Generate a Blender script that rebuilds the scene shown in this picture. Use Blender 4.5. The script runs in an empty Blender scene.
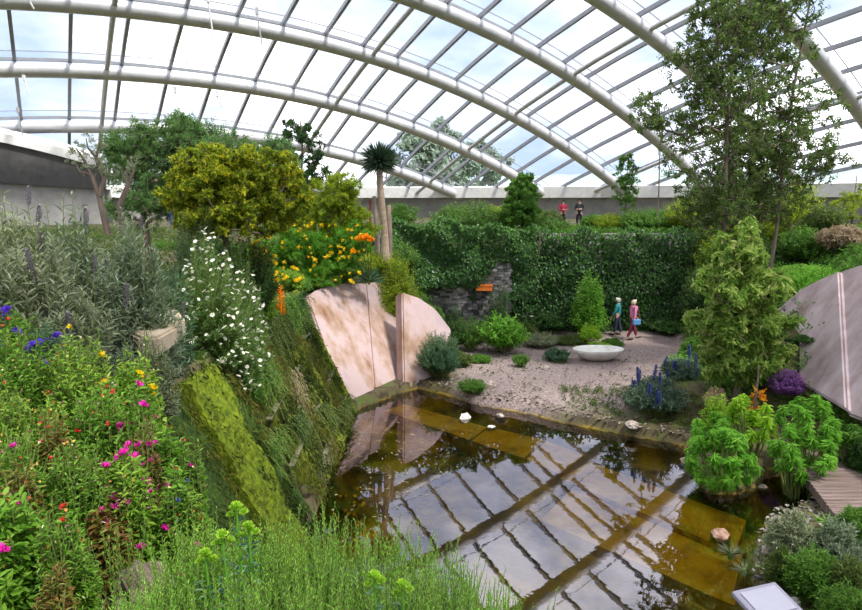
import bpy, math, random
import numpy as np
from mathutils import Vector, Matrix
C = bpy.context.scene
col = C.collection
rng = np.random.default_rng(7)
random.seed(7)
PI = math.pi
# ---------------------------------------------------------------- camera
F, CX, CY, HY, EYE = 650.0, 431.0, 305.0, 200.0, 6.0
PITCH = math.atan((CY - HY) / F)
cam = bpy.data.cameras.new('camera')
cam.sensor_width = 36.0
cam.lens = F / 862.0 * 36.0
cam.clip_end = 2000
camo = bpy.data.objects.new('camera', cam)
col.objects.link(camo)
camo.location = (0, 0, EYE)
camo.rotation_euler = (PI / 2 - PITCH, 0, 0)
C.camera = camo
# ---------------------------------------------------------------- sky and sun
w = bpy.data.worlds.new('world')
C.world = w
w.use_nodes = True
nt = w.node_tree
nt.nodes.clear()
wo = nt.nodes.new('ShaderNodeOutputWorld')
bg = nt.nodes.new('ShaderNodeBackground')
tc = nt.nodes.new('ShaderNodeTexCoord')
mp = nt.nodes.new('ShaderNodeMapping')
mp.inputs['Scale'].default_value = (1, 1, 2.2)
mp.inputs['Location'].default_value = (0.35, 0.0, 0.2)
mp.inputs['Rotation'].default_value = (0, 0, math.radians(-45))
nz = nt.nodes.new('ShaderNodeTexNoise')
nz.inputs['Scale'].default_value = 2.4
nz.inputs['Detail'].default_value = 6
nz.inputs['Roughness'].default_value = 0.55
cr = nt.nodes.new('ShaderNodeValToRGB')
cr.color_ramp.elements[0].position = 0.36
cr.color_ramp.elements[0].color = (0.26, 0.33, 0.50, 1)
cr.color_ramp.elements[1].position = 0.56
cr.color_ramp.elements[1].color = (1.0, 0.99, 1.02, 1)
e = cr.color_ramp.elements.new(0.46)
e.color = (0.42, 0.46, 0.56, 1)
nt.links.new(tc.outputs['Generated'], mp.inputs['Vector'])
nt.links.new(mp.outputs['Vector'], nz.inputs['Vector'])
nt.links.new(nz.outputs['Fac'], cr.inputs['Fac'])
nt.links.new(cr.outputs['Color'], bg.inputs['Color'])
bg.inputs['Strength'].default_value = 2.3
nt.links.new(bg.outputs['Background'], wo.inputs['Surface'])
sun = bpy.data.lights.new('sun', 'SUN')
sun.energy = 5.0
sun.angle = math.radians(7)
sun.color = (1.0, 0.95, 0.87)
suno = bpy.data.objects.new('sun', sun)
col.objects.link(suno)
suno.rotation_euler = Vector((-0.50, 0.42, -1.0)).to_track_quat('-Z', 'Y').to_euler()   # from behind on the right, high
C.view_settings.view_transform = 'Standard'
C.view_settings.look = 'None'
C.view_settings.gamma = 1
C.view_settings.exposure = 0.25
C.view_settings.use_curve_mapping = False
C.cycles.max_bounces = 8
C.cycles.transparent_max_bounces = 16
C.cycles.use_denoising = True
C.cycles.caustics_reflective = False
C.cycles.caustics_refractive = False

# ---------------------------------------------------------------- pixel helpers for laying out
def pz(py, Y):
    return EYE + Y * math.tan(math.atan((CY - py) / F) - PITCH)
def at(px, py, Y):
    z = pz(py, Y)
    dep = Y * math.cos(PITCH) + (EYE - z) * math.sin(PITCH)
    return np.array([(px - CX) / F * dep, Y, z])
def atz(px, py, z):
    Y = (EYE - z) / math.tan(PITCH - math.atan((CY - py) / F))
    return at(px, py, Y)
def onplane(px, py, A, B_, Cc):
    n = np.cross(B_ - A, Cc - A)
    o = np.array([0, 0, EYE]); d = at(px, py, 10.) - o
    t = (A - o) @ n / (d @ n)
    return o + d * t

# ---------------------------------------------------------------- materials
def mat(name):
    m = bpy.data.materials.new(name)
    m.use_nodes = True
    m.node_tree.nodes.clear()
    return m, m.node_tree.nodes, m.node_tree.links
def ramp(N, cols, pos=None):
    r = N.new('ShaderNodeValToRGB')
    n = len(cols)
    pos = pos or [i / (n - 1) for i in range(n)]
    r.color_ramp.elements[0].position = pos[0]; r.color_ramp.elements[0].color = (*cols[0], 1)
    r.color_ramp.elements[1].position = pos[-1]; r.color_ramp.elements[1].color = (*cols[-1], 1)
    for i in range(1, n - 1):
        el = r.color_ramp.elements.new(pos[i]); el.color = (*cols[i], 1)
    return r
def leafmat(name, cols, trans=0.45, rough=0.5, spec=0.25):
    m, N, L = mat(name)
    at_ = N.new('ShaderNodeAttribute'); at_.attribute_name = 'rnd'
    r = ramp(N, cols)
    L.new(at_.outputs['Fac'], r.inputs['Fac'])
    p = N.new('ShaderNodeBsdfPrincipled')
    p.inputs['Roughness'].default_value = rough
    p.inputs['Specular IOR Level'].default_value = spec
    t = N.new('ShaderNodeBsdfTranslucent')
    mx = N.new('ShaderNodeMixShader'); mx.inputs['Fac'].default_value = trans
    o = N.new('ShaderNodeOutputMaterial')
    L.new(r.outputs['Color'], p.inputs['Base Color']); L.new(r.outputs['Color'], t.inputs['Color'])
    L.new(p.outputs[0], mx.inputs[1]); L.new(t.outputs[0], mx.inputs[2]); L.new(mx.outputs[0], o.inputs['Surface'])
    return m
def noisemat(name, cols, scale=4, detail=6, rough=0.8, bump=0.3, pos=None, stretch=(1, 1, 1), bscale=None, metal=0.0, spec=0.3, rot=(0, 0, 0), dist=0.02):
    m, N, L = mat(name)
    tc = N.new('ShaderNodeTexCoord'); mp = N.new('ShaderNodeMapping')
    mp.inputs['Scale'].default_value = stretch; mp.inputs['Rotation'].default_value = rot
    L.new(tc.outputs['Object'], mp.inputs['Vector'])
    n = N.new('ShaderNodeTexNoise'); n.inputs['Scale'].default_value = scale; n.inputs['Detail'].default_value = detail
    n.inputs['Roughness'].default_value = 0.62
    L.new(mp.outputs[0], n.inputs['Vector'])
    r = ramp(N, cols, pos or [0.3 + 0.4 * i / (len(cols) - 1) for i in range(len(cols))])
    L.new(n.outputs['Fac'], r.inputs['Fac'])
    p = N.new('ShaderNodeBsdfPrincipled')
    p.inputs['Roughness'].default_value = rough; p.inputs['Metallic'].default_value = metal
    p.inputs['Specular IOR Level'].default_value = spec
    L.new(r.outputs['Color'], p.inputs['Base Color'])
    if bump:
        n2 = N.new('ShaderNodeTexNoise'); n2.inputs['Scale'].default_value = bscale or scale * 3; n2.inputs['Detail'].default_value = 5
        L.new(mp.outputs[0], n2.inputs['Vector'])
        b = N.new('ShaderNodeBump'); b.inputs['Strength'].default_value = bump; b.inputs['Distance'].default_value = dist
        L.new(n2.outputs['Fac'], b.inputs['Height']); L.new(b.outputs[0], p.inputs['Normal'])
    o = N.new('ShaderNodeOutputMaterial'); L.new(p.outputs[0], o.inputs['Surface'])
    return m
def plain(name, c, rough=0.6, metal=0.0, spec=0.4):
    return noisemat(name, [tuple(x * 0.9 for x in c), tuple(min(1, x * 1.08) for x in c)], 3, 3, rough, 0, metal=metal, spec=spec)

# ---------------------------------------------------------------- geometry accumulator
def nrm(v):
    return v / np.maximum(np.linalg.norm(v, axis=-1, keepdims=True), 1e-9)
class G:
    def __init__(s):
        s.v, s.q, s.r, s.n = [], [], [], 0
        s.flat = True
    def add(s, v, q, r=None):
        v = np.asarray(v, float).reshape(-1, 3); q = np.asarray(q, int).reshape(-1, 4)
        s.v.append(v); s.q.append(q + s.n); s.n += len(v)
        s.r.append(np.full(len(q), 0.5) if r is None else np.broadcast_to(np.asarray(r, float), (len(q),)))
    def leaves(s, p, d, n, l, w, r=None, curl=0.25, wide=0.45):
        """oval leaf of two folded quads: p base, d direction, n upper side"""
        N = len(p); d = nrm(d); sd = nrm(np.cross(d, n)); n = np.cross(sd, d)
        l = np.broadcast_to(np.asarray(l, float), (N,))[:, None]; w = np.broadcast_to(np.asarray(w, float), (N,))[:, None]
        cu = curl * l
        V = np.stack([p, p + d * l * (wide - .13) + sd * w * .46 + n * w * .18, p + d * l * (wide + .25) + sd * w * .38 + n * (w * .14 - cu * .35),
                      p + d * l - n * cu, p + d * l * (wide + .25) - sd * w * .38 + n * (w * .14 - cu * .35), p + d * l * (wide - .13) - sd * w * .46 + n * w * .18], 1)
        b = np.arange(N)[:, None] * 6
        q = np.concatenate([b + np.array([0, 1, 2, 3]), b + np.array([0, 3, 4, 5])], 1).reshape(-1, 4)
        if r is None: r = rng.random(N)
        s.add(V, q, np.repeat(r, 2))
    def tube(s, pts, rad, seg=6, r=None, cap=True):
        pts = np.asarray(pts, float); K = len(pts)
        rad = np.broadcast_to(np.asarray(rad, float), (K,))
        T = nrm(np.gradient(pts, axis=0))
        ref = np.array([0, 0, 1.]) if abs(T[0][2]) < .9 else np.array([1., 0, 0])
        A = nrm(np.cross(T, ref)); Bb = np.cross(T, A)
        an = np.arange(seg) / seg * 2 * PI
        V = pts[:, None] + rad[:, None, None] * (np.cos(an)[None, :, None] * A[:, None] + np.sin(an)[None, :, None] * Bb[:, None])
        i = np.arange(K - 1)[:, None] * seg; j = np.arange(seg)[None]; j2 = (j + 1) % seg
        q = np.stack([i + j, i + j2, i + seg + j2, i + seg + j], -1).reshape(-1, 4)
        V = V.reshape(-1, 3)
        if cap and seg % 2 == 0:
            e = []
            for o in (0, (K - 1) * seg):
                for k in range(1, seg // 2):
                    e.append([o + k - 1 + (0), o + k, o + seg - k - 1 + 0, (o + seg - k) if k > 1 else o + seg - 1])
            # simple fan of quads across the ring
            e = []
            for o in (0, (K - 1) * seg):
                lo, hi = 0, seg - 1
                while hi - lo >= 3:
                    e.append([o + lo, o + lo + 1, o + hi - 1, o + hi]); lo += 1; hi -= 1
            if e: q = np.concatenate([q, np.array(e)])
        s.add(V, q, r)
    def box(s, c, size, M=None, r=None):
        x, y, z = np.array(size) / 2
        V = np.array([[-x, -y, -z], [x, -y, -z], [x, y, -z], [-x, y, -z], [-x, -y, z], [x, -y, z], [x, y, z], [-x, y, z]])
        if M is not None: V = V @ np.asarray(M).T
        s.add(V + np.asarray(c), [[0, 3, 2, 1], [4, 5, 6, 7], [0, 1, 5, 4], [1, 2, 6, 5], [2, 3, 7, 6], [3, 0, 4, 7]], r)
    def bar(s, p0, p1, wd, ht, r=None):
        p0 = np.asarray(p0, float); p1 = np.asarray(p1, float)
        T = nrm(p1 - p0); A = nrm(np.cross(T, [0, 0, 1.])); U = np.cross(A, T)
        s.box((p0 + p1) / 2, (np.linalg.norm(p1 - p0), wd, ht), np.stack([T, A, U], 1), r)
    def grid(s, P, r=None):
        n, m = P.shape[:2]
        i = np.arange(n - 1)[:, None] * m; j = np.arange(m - 1)[None]
        s.add(P.reshape(-1, 3), np.stack([i + j, i + j + 1, i + m + j + 1, i + m + j], -1).reshape(-1, 4), r)
    def blob(s, c, rad, seg=8, rings=5, jit=0.0, r=None, seed=0):
        g = np.random.default_rng(seed)
        th = np.linspace(0.001, PI - .001, rings + 1)[:, None]; ph = np.linspace(0, 2 * PI, seg + 1)[None]
        D = np.stack([np.sin(th) * np.cos(ph), np.sin(th) * np.sin(ph), np.cos(th) * np.ones_like(ph)], -1)
        J = 1 + jit * (g.random((rings + 1, seg + 1, 1)) - .5)
        J[:, -1] = J[:, 0]; J[0] = J[0, 0]; J[-1] = J[-1, 0]
        s.grid(np.asarray(c) + D * J * np.asarray(rad), r)
    def mesh(s, name, smooth=False):
        me = bpy.data.meshes.new(name)
        V = np.concatenate(s.v); Q = np.concatenate(s.q); R = np.concatenate(s.r)
        me.vertices.add(len(V)); me.vertices.foreach_set('co', V.astype(np.float32).ravel())
        me.loops.add(len(Q) * 4); me.loops.foreach_set('vertex_index', Q.astype(np.int32).ravel())
        me.polygons.add(len(Q)); me.polygons.foreach_set('loop_start', (np.arange(len(Q)) * 4).astype(np.int32))
        me.polygons.foreach_set('use_smooth', np.full(len(Q), smooth, dtype=bool))
        a = me.attributes.new('rnd', 'FLOAT', 'FACE'); a.data.foreach_set('value', R.astype(np.float32))
        me.update(calc_edges=True); me.validate()
        return me
def obj(name, g, m, parent=None, smooth=False, kind=None):
    me = g.mesh(name, smooth) if isinstance(g, G) else g
    if m is not None and not me.materials: me.materials.append(m)
    o = bpy.data.objects.new(name, me); col.objects.link(o)
    if parent is not None: o.parent = parent
    if kind: o['kind'] = kind
    return o
def thing(name, label, cat, loc=(0, 0, 0), rz=0, group=None, kind=None):
    o = bpy.data.objects.new(name, None); col.objects.link(o)
    o.empty_display_size = 0.2
    o.location = tuple(float(x) for x in loc); o.rotation_euler = (0, 0, rz)
    tag(o, label, cat, group, kind)
    return o
def tag(o, label, cat, group=None, kind=None):
    o['label'] = label; o['category'] = cat
    if group: o['group'] = group
    if kind: o['kind'] = kind
    return o
def copies(o, mesh_pts, scales=None, rots=None, tilt=0.0):
    """copies of one part under the same parent"""
    out = [o]
    for i, p in enumerate(mesh_pts):
        c = o if i == 0 else o.copy()
        if i: col.objects.link(c)
        c.parent = o.parent
        c.location = tuple(float(x) for x in p)
        s_ = 1.0 if scales is None else float(scales[i]); c.scale = (s_,) * 3
        if rots is not None: c.rotation_euler = rots[i]
        else: c.rotation_euler = (random.uniform(-tilt, tilt), random.uniform(-tilt, tilt), random.uniform(0, 6.28))
        if i: out.append(c)
    return out

# ---------------------------------------------------------------- the lie of the land
SHORE = [atz(x, y, 0)[:2] for x, y in [(352, 412), (402, 392), (420, 388), (450, 396), (480, 406), (520, 412), (570, 424), (620, 434), (655, 440), (688, 446), (694, 470), (708, 494),
         (745, 492), (768, 470), (800, 462), (835, 470), (845, 492), (825, 508), (800, 514), (772, 524), (758, 548), (752, 580), (760, 612), (790, 660)]]
SHORE = np.array([(-2.6, 4.0), (-2.35, 6.0), (-2.3, 9.0), (-2.3, 17.9)] + [tuple(p) for p in SHORE[1:]] + [(4.5, 6.0), (4.3, 4.6), (-1, 4.0)])
def inside_dist(x, y):
    """signed distance to the pool outline, negative in the water"""
    P = np.stack([np.ravel(x), np.ravel(y)], 1)
    dmin = np.full(len(P), 1e9); ins = np.zeros(len(P), bool)
    for a, b in zip(SHORE, np.roll(SHORE, -1, 0)):
        ab = b - a; t = np.clip(((P - a) @ ab) / (ab @ ab), 0, 1)
        dmin = np.minimum(dmin, np.linalg.norm(P - (a + t[:, None] * ab), axis=1))
        c = ((a[1] > P[:, 1]) != (b[1] > P[:, 1]))
        with np.errstate(divide='ignore', invalid='ignore'):
            xx = (b[0] - a[0]) * (P[:, 1] - a[1]) / (b[1] - a[1]) + a[0]
        ins ^= c & (P[:, 0] < xx)
    return np.where(ins, -dmin, dmin).reshape(np.shape(x))
def sst(a, b, x):
    t = np.clip((x - a) / (b - a), 0, 1); return t * t * (3 - 2 * t)
UP = 4.4
def height(x, y):
    x = np.asarray(x, float); y = np.asarray(y, float)
    d = inside_dist(x, y)
    low = 0.04 + 0.22 * sst(0, 2.0, d) - 0.0 * d
    # slope on the right
    s = x - 7.9 - 0.35 * np.maximum(0, 18 - y) - .28 * np.maximum(0, y - 18.5)
    walk = sst(7.0, 7.6, x) * sst(13.6, 13.0, y) * sst(9.6, 10.2, y)
    low = low + .85 * sst(.25, 2.4, d) * sst(5.2, 6.4, x) * sst(9.5, 11, y) * sst(20, 17, y) * (1 - walk)
    low = low + np.clip(.80 * s, 0, UP - .3) * sst(8, 10, y) + 0.25 * sst(5.5, 8, x) * sst(17, 14, y) * sst(8.5, 11, y)
    # slope behind the pale slab
    y0 = 21.5 + np.maximum(0, x + 2.6) * .7
    low = np.maximum(low, 0.25 + np.clip(1.5 * (0.9 - x), 0, 3.0 + .1 * np.maximum(0, y - 22)) * sst(0, 1.2, y - y0))
    # plateau beyond the mossy wall
    plat = 3.35 + np.clip((-3.9 - x) * 0.28, 0, UP - 3.35)
    plat = plat - 0.35 * sst(16, 20, y) * sst(-7, -4, x)
    left = sst(-3.3, -3.75, x + 0 * y) * sst(23.0, 21.2, y + 0 * x)
    h = low * (1 - left) + np.maximum(plat, low) * left
    h = np.where(x < -8, np.maximum(h, UP * sst(-8, -10, x) + h * (1 - sst(-8, -10, x))), h)
    # near bank under the camera
    nb = 3.15 + np.clip((-0.2 - x) * 0.30, 0, 1.2) + np.clip((3.2 - y) * .25, 0, .6)
    k = sst(4.9, 4.1, y - 1.1 * sst(-1.6, -2.1, x))
    k = np.where(x < -3.3, sst(9, 5, y), k)
    h = h * (1 - k) + nb * k
    # upper terrace beyond the ivy wall
    h = np.where(y > 29.0, UP, h)
    h = np.where(d < 0, np.where(y < 5, h, -0.04 - np.minimum(0.45, -d * 0.9)), h)
    n = 0.05 * np.sin(x * 2.1 + 1.3 * np.sin(y * 1.7)) * np.cos(y * 1.9) 
    return h + n * sst(0.3, 1.5, np.abs(d)) * sst(28, 26, y)
def hz(x, y): return float(height(np.array([x]), np.array([y]))[0])
def ground(px, Y):
    z = 1.0
    for _ in range(8):
        dep = Y * math.cos(PITCH) + (EYE - z) * math.sin(PITCH)
        x = (px - CX) / F * dep; z = hz(x, Y)
    return np.array([x, Y, z])

xs = np.concatenate([-14 - np.geomspace(1, 500, 26)[::-1], np.arange(-14, 16.01, .16), 16 + np.geomspace(.6, 500, 28)])
ys = np.concatenate([-2 - np.geomspace(.5, 300, 16)[::-1], np.arange(-2, 29.01, .16), [29.02], 29.02 + np.geomspace(.5, 560, 26)])
X, Y_ = np.meshgrid(xs, ys, indexing='ij')
Hh = height(X, Y_)
g = G(); g.grid(np.stack([X, Y_, Hh], -1)[:, ::-1])
m, N, L = mat('earth')
geo = N.new('ShaderNodeNewGeometry'); sep = N.new('ShaderNodeSeparateXYZ'); L.new(geo.outputs['Position'], sep.inputs[0])
def noise(N, L, vec, sc, det=5):
    n = N.new('ShaderNodeTexNoise'); n.inputs['Scale'].default_value = sc; n.inputs['Detail'].default_value = det; L.new(vec, n.inputs['Vector']); return n
def mixc(N, L, fac, a, b):
    x = N.new('ShaderNodeMix'); x.data_type = 'RGBA'
    L.new(fac, x.inputs[0])
    for i, c in ((6, a), (7, b)):
        if isinstance(c, tuple): x.inputs[i].default_value = (*c, 1)
        else: L.new(c, x.inputs[i])
    return x.outputs[2]
def mrange(N, L, v, a, b):
    r = N.new('ShaderNodeMapRange'); r.inputs[1].default_value = a; r.inputs[2].default_value = b; r.interpolation_type = 'SMOOTHSTEP'; L.new(v, r.inputs[0]); return r.outputs[0]
n1 = noise(N, L, geo.outputs['Position'], 1.1); n2 = noise(N, L, geo.outputs['Position'], 16, 4); n3 = noise(N, L, geo.outputs['Position'], 2.5)
grav = ramp(N, [(.13, .09, .08), (.27, .205, .19), (.40, .32, .30)], [.3, .5, .7]); L.new(n2.outputs['Fac'], grav.inputs['Fac'])
soil = ramp(N, [(.04, .03, .015), (.10, .08, .035), (.08, .11, .02)], [.35, .5, .65]); L.new(n3.outputs['Fac'], soil.inputs['Fac'])
gold = ramp(N, [(.05, .03, .006), (.20, .13, .008), (.50, .34, .015)], [.35, .5, .65]); L.new(n1.outputs['Fac'], gold.inputs['Fac'])
zf = mrange(N, L, sep.outputs['Z'], .32, .55)
c1 = mixc(N, L, zf, grav.outputs['Color'], soil.outputs['Color'])
yf = mrange(N, L, sep.outputs['Y'], 16.6, 18.0)
xf = mrange(N, L, sep.outputs['X'], .3, 1.4)
xg = mrange(N, L, sep.outputs['X'], 7.5, 6.3)
mul = N.new('ShaderNodeMath'); mul.operation = 'MULTIPLY'; L.new(yf, mul.inputs[0]); L.new(xf, mul.inputs[1])
c1 = mixc(N, L, mul.outputs[0], soil.outputs['Color'], c1)
c2 = mixc(N, L, mrange(N, L, sep.outputs['Z'], -.06, .10), gold.outputs['Color'], c1)
out_ = mixc(N, L, mrange(N, L, sep.outputs['Y'], 60, 90), c2, (.12, .17, .08))
p = N.new('ShaderNodeBsdfPrincipled'); p.inputs['Roughness'].default_value = .9; L.new(out_, p.inputs['Base Color'])
b = N.new('ShaderNodeBump'); b.inputs['Strength'].default_value = .6; b.inputs['Distance'].default_value = .04; L.new(n2.outputs['Fac'], b.inputs['Height']); L.new(b.outputs[0], p.inputs['Normal'])
o = N.new('ShaderNodeOutputMaterial'); L.new(p.outputs[0], o.inputs['Surface'])
M_earth = m
tag(obj('ground', g, M_earth, smooth=True, kind='structure'), 'gravel terrace and planted banks around the pool', 'ground')

# ---------------------------------------------------------------- water
g = G()
P = SHORE.mean(0)
gx = np.linspace(-4.2, 12, 60); gy = np.linspace(4.0, 22, 60)
XX, YY = np.meshgrid(gx, gy, indexing='ij')
g.grid(np.stack([XX, YY, XX * 0], -1)[:, ::-1])
m, N, L = mat('pool_water')
tr = N.new('ShaderNodeBsdfTransparent'); tr.inputs[0].default_value = (.98, .92, .60, 1)
gl = N.new('ShaderNodeBsdfGlossy'); gl.inputs['Roughness'].default_value = 0.0; gl.inputs['Color'].default_value = (.96, .92, 1, 1)
fr = N.new('ShaderNodeFresnel'); fr.inputs['IOR'].default_value = 2.35
geo = N.new('ShaderNodeNewGeometry')
n = noise(N, L, geo.outputs['Position'], 2.2, 3)
b = N.new('ShaderNodeBump'); b.inputs['Strength'].default_value = .05; b.inputs['Distance'].default_value = .02
L.new(n.outputs['Fac'], b.inputs['Height']); L.new(b.outputs[0], gl.inputs['Normal'])
mx = N.new('ShaderNodeMixShader'); L.new(fr.outputs[0], mx.inputs[0]); L.new(tr.outputs[0], mx.inputs[1]); L.new(gl.outputs[0], mx.inputs[2])
o = N.new('ShaderNodeOutputMaterial'); L.new(mx.outputs[0], o.inputs['Surface'])
tag(obj('water', g, m, kind='structure'), 'still pool reflecting the glass roof', 'water')

# ---------------------------------------------------------------- the glass dome
TH = math.radians(31)
U = np.array([-math.sin(TH), math.cos(TH), 0]); Vv = np.array([math.cos(TH), math.sin(TH), 0])
A0, B0, LA, WB = 6.0, 7.2, 56.8, 44.4
def Hd(a): return 15.36 - .00517 * (a - A0) ** 2
def Wd(a): return WB * np.sqrt(np.maximum(1e-3, 1 - ((a - A0) / LA) ** 2))
def zd(a, b):
    t = np.abs(b - B0) / Wd(a)
    return 6.1 + Hd(a) * (1 - t ** 2.15)
def ab(a, b, dz=0):
    a = np.asarray(a, float); b = np.asarray(b, float)
    a, b = np.broadcast_arrays(a, b)
    return a[..., None] * U + b[..., None] * Vv + np.stack([0 * a, 0 * a, zd(a, b) + dz], -1)
M_steel = noisemat('painted_steel', [(.50, .50, .52), (.66, .66, .68)], 1.2, 4, .45, 0, metal=.25)
M_bar = plain('glazing_bar_grey', (.30, .31, .34), .5, .3)
M_white = plain('white_render', (.80, .79, .78), .8)
m, N, L = mat('roof_glass')
tr = N.new('ShaderNodeBsdfTransparent'); tr.inputs[0].default_value = (.93, .95, .96, 1)
gl = N.new('ShaderNodeBsdfGlossy'); gl.inputs['Roughness'].default_value = .05
mx = N.new('ShaderNodeMixShader'); mx.inputs[0].default_value = .05
L.new(tr.outputs[0], mx.inputs[1]); L.new(gl.outputs[0], mx.inputs[2])
o = N.new('ShaderNodeOutputMaterial'); L.new(mx.outputs[0], o.inputs['Surface'])
M_glass = m
ceil_ = thing('ceiling', 'domed glass roof on curved steel arches', 'ceiling', kind='structure')
avals = [51 - 6 * k for k in range(-1, 17)]
g = G()
aa = np.linspace(-44, 59.4, 70)
tt = np.linspace(-1, 1, 70)
Ag, Tg = np.meshgrid(aa, tt, indexing='ij')
g.grid(ab(Ag, B0 + Tg * Wd(Ag), .75))
obj('roof_glass', g, M_glass, ceil_, smooth=True, kind='structure')
bv = []
bvals = [4.3 - 2.3 * k for k in range(0, 18)][::-1] + [6.6, 8.9, 11.1, 13.3, 15.4, 17.4, 19.3, 21.2, 23.0, 24.8, 26.5, 28.2, 29.8, 31.4, 33.0, 34.6, 36.2, 37.8, 39.4, 41]
bvals = [1.2 * q for q in bvals]
for a in avals:
    W_ = float(Wd(a))
    t = np.linspace(-1, 1, 61)
    g = G(); g.tube(ab(a, B0 + t * W_), .43, 14)
    obj('arch', g, M_steel, ceil_, smooth=True, kind='structure')
    g = G()
    P = ab(a + .3, B0 + t * W_, .75)
    for k in range(60): g.bar(P[k], P[k + 1], .19, .17)
    P = ab(a - .36, B0 + t * W_, .82)
    for k in range(60): g.bar(P[k], P[k + 1], .05, .05)
    for b_ in bvals:
        if abs(b_ - B0) < W_ - .4: g.bar(ab(a, b_, .25), ab(a, b_ + .01, .72), .12, .12)
    obj('glazing_rail', g, M_bar, ceil_, kind='structure')
for b_ in bvals:
    hw = abs(b_ - B0) / WB
    if hw > .97: continue
    amax = A0 + LA * math.sqrt(1 - hw * hw) - .4
    amin = max(-44, A0 - LA * math.sqrt(1 - hw * hw) + .4)
    a = np.linspace(amin, min(amax, 59.4), 26)
    P = ab(a, b_, .6)
    g = G()
    for k in range(25): g.bar(P[k], P[k + 1], .19, .24)
    obj('purlin', g, M_bar, ceil_, kind='structure')
for b_ in (-23.4, -9.6, 4.3, 19, 30.4, 41):
    hw = abs(b_ - B0) / WB
    amax = A0 + LA * math.sqrt(1 - hw * hw) - .5
    a = np.linspace(max(-43, 12 - amax), min(amax, 58.2), 30)
    g = G(); g.tube(ab(a, b_, .02), .15, 8)
    obj('tie_tube', g, M_steel, ceil_, smooth=True, kind='structure')
# roof vent rods hanging from the arches
for i, (px, py, py2, Yd) in enumerate([(210, 2, 34, 28), (259, 14, 44, 31), (26, 80, 94, 37), (20, 112, 137, 40), (177, 92, 103, 34), (219, 96, 107, 34), (31, 0, 9, 27)]):
    t0 = at(px - 2, py, Yd); t1 = at(px + 3, py2, Yd)
    g = G(); g.tube([t0 * 0, (t1 - t0) * .5, t1 - t0], .035, 6); g.box((0, 0, .12), (.12, .12, .3))
    o = obj('vent_rod', g, M_white); o.location = tuple(t0); o['kind'] = 'structure'
# ring beam and low wall below it
g1, g2, g3 = G(), G(), G()
ph = np.linspace(0, 2 * PI, 181)
Pa = A0 + LA * np.cos(ph); Pb = B0 + WB * np.sin(ph)
ring = Pa[:, None] * U + Pb[:, None] * Vv
nv = nrm((ring - (A0 * U + B0 * Vv)))
def strip(g, prof):
    P = np.stack([ring + nv * o_ + np.array([0, 0, z_]) for o_, z_ in prof], 1)
    g.grid(P)
strip(g1, [(-1.1, 6.2), (-1.1, 7.15), (.7, 7.25), (.7, 6.2), (-1.1, 6.2)])
strip(g2, [(-.45, 4.2), (-.45, 6.3)])
strip(g3, [(.4, 6.3), (.4, 4.2)])
M_grey = noisemat('concrete', [(.26, .25, .25), (.36, .35, .34)], 2, 5, .85, .1)
M_dark = noisemat('dark_fascia', [(.085, .082, .085), (.13, .125, .125)], 2.5, 5, .8, .1)
obj('trim_1', g1, M_white, smooth=False, kind='structure')
obj('wall_right', g2, M_grey, kind='structure')
# dark fascia and grey wall of the entrance at the left end
lin = np.linspace(0, 1, 25)
topL = np.array([at(-120, 122, 38) * (1 - t) + at(100, 167, 44) * t + np.array([0, 0, 0.9 * 4 * t * (1 - t) * .35]) for t in lin])
botL = np.array([at(-120, 176, 38) * (1 - t) + at(100, 189, 44) * t for t in lin])
g = G(); th_ = np.array([-.25, 1.4, 0])
g.grid(np.stack([botL, topL, topL + th_, botL + th_, botL], 1)); obj('trim_2', g, M_dark, kind='structure')
g = G()
back = np.array([.1, .35, 0])
bt = botL + back; bb_ = bt.copy(); bb_[:, 2] = 4.2
g.grid(np.stack([bb_, bt, bt + th_, bb_ + th_, bb_], 1)); obj('wall_left', g, M_grey, kind='structure')
g = G()
g.grid(np.stack([topL + [0, -.25, -.02], topL + [0, -.25, .55], topL + [0, .9, .8], topL + [0, .9, 0]], 1)); obj('trim_3', g, M_white, kind='structure')

# ---------------------------------------------------------------- far hills and trees outside
M_hill = noisemat('haze_tinted_hill', [(.25, .33, .34), (.34, .42, .42)], .02, 5, 1, 0)  # aerial haze is put into the colour, there is no volume
g = G()
hx = np.linspace(-420, 620, 160)
hh = 15 + 9 * sst(60, 330, hx) + 2.2 * np.sin(hx * .021) + 1.6 * np.sin(hx * .057 + 1) + 6 * sst(-250, -420, hx)
prof = []
for yy, k in ((300, .0), (330, .55), (370, 1.0), (450, .9)):
    prof.append(np.stack([hx, 0 * hx + yy, 4 + k * hh + .6 * np.sin(hx * .3 + yy)], 1))
g.grid(np.stack(prof, 1)); obj('hills', g, M_hill, smooth=True, kind='structure')

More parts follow.
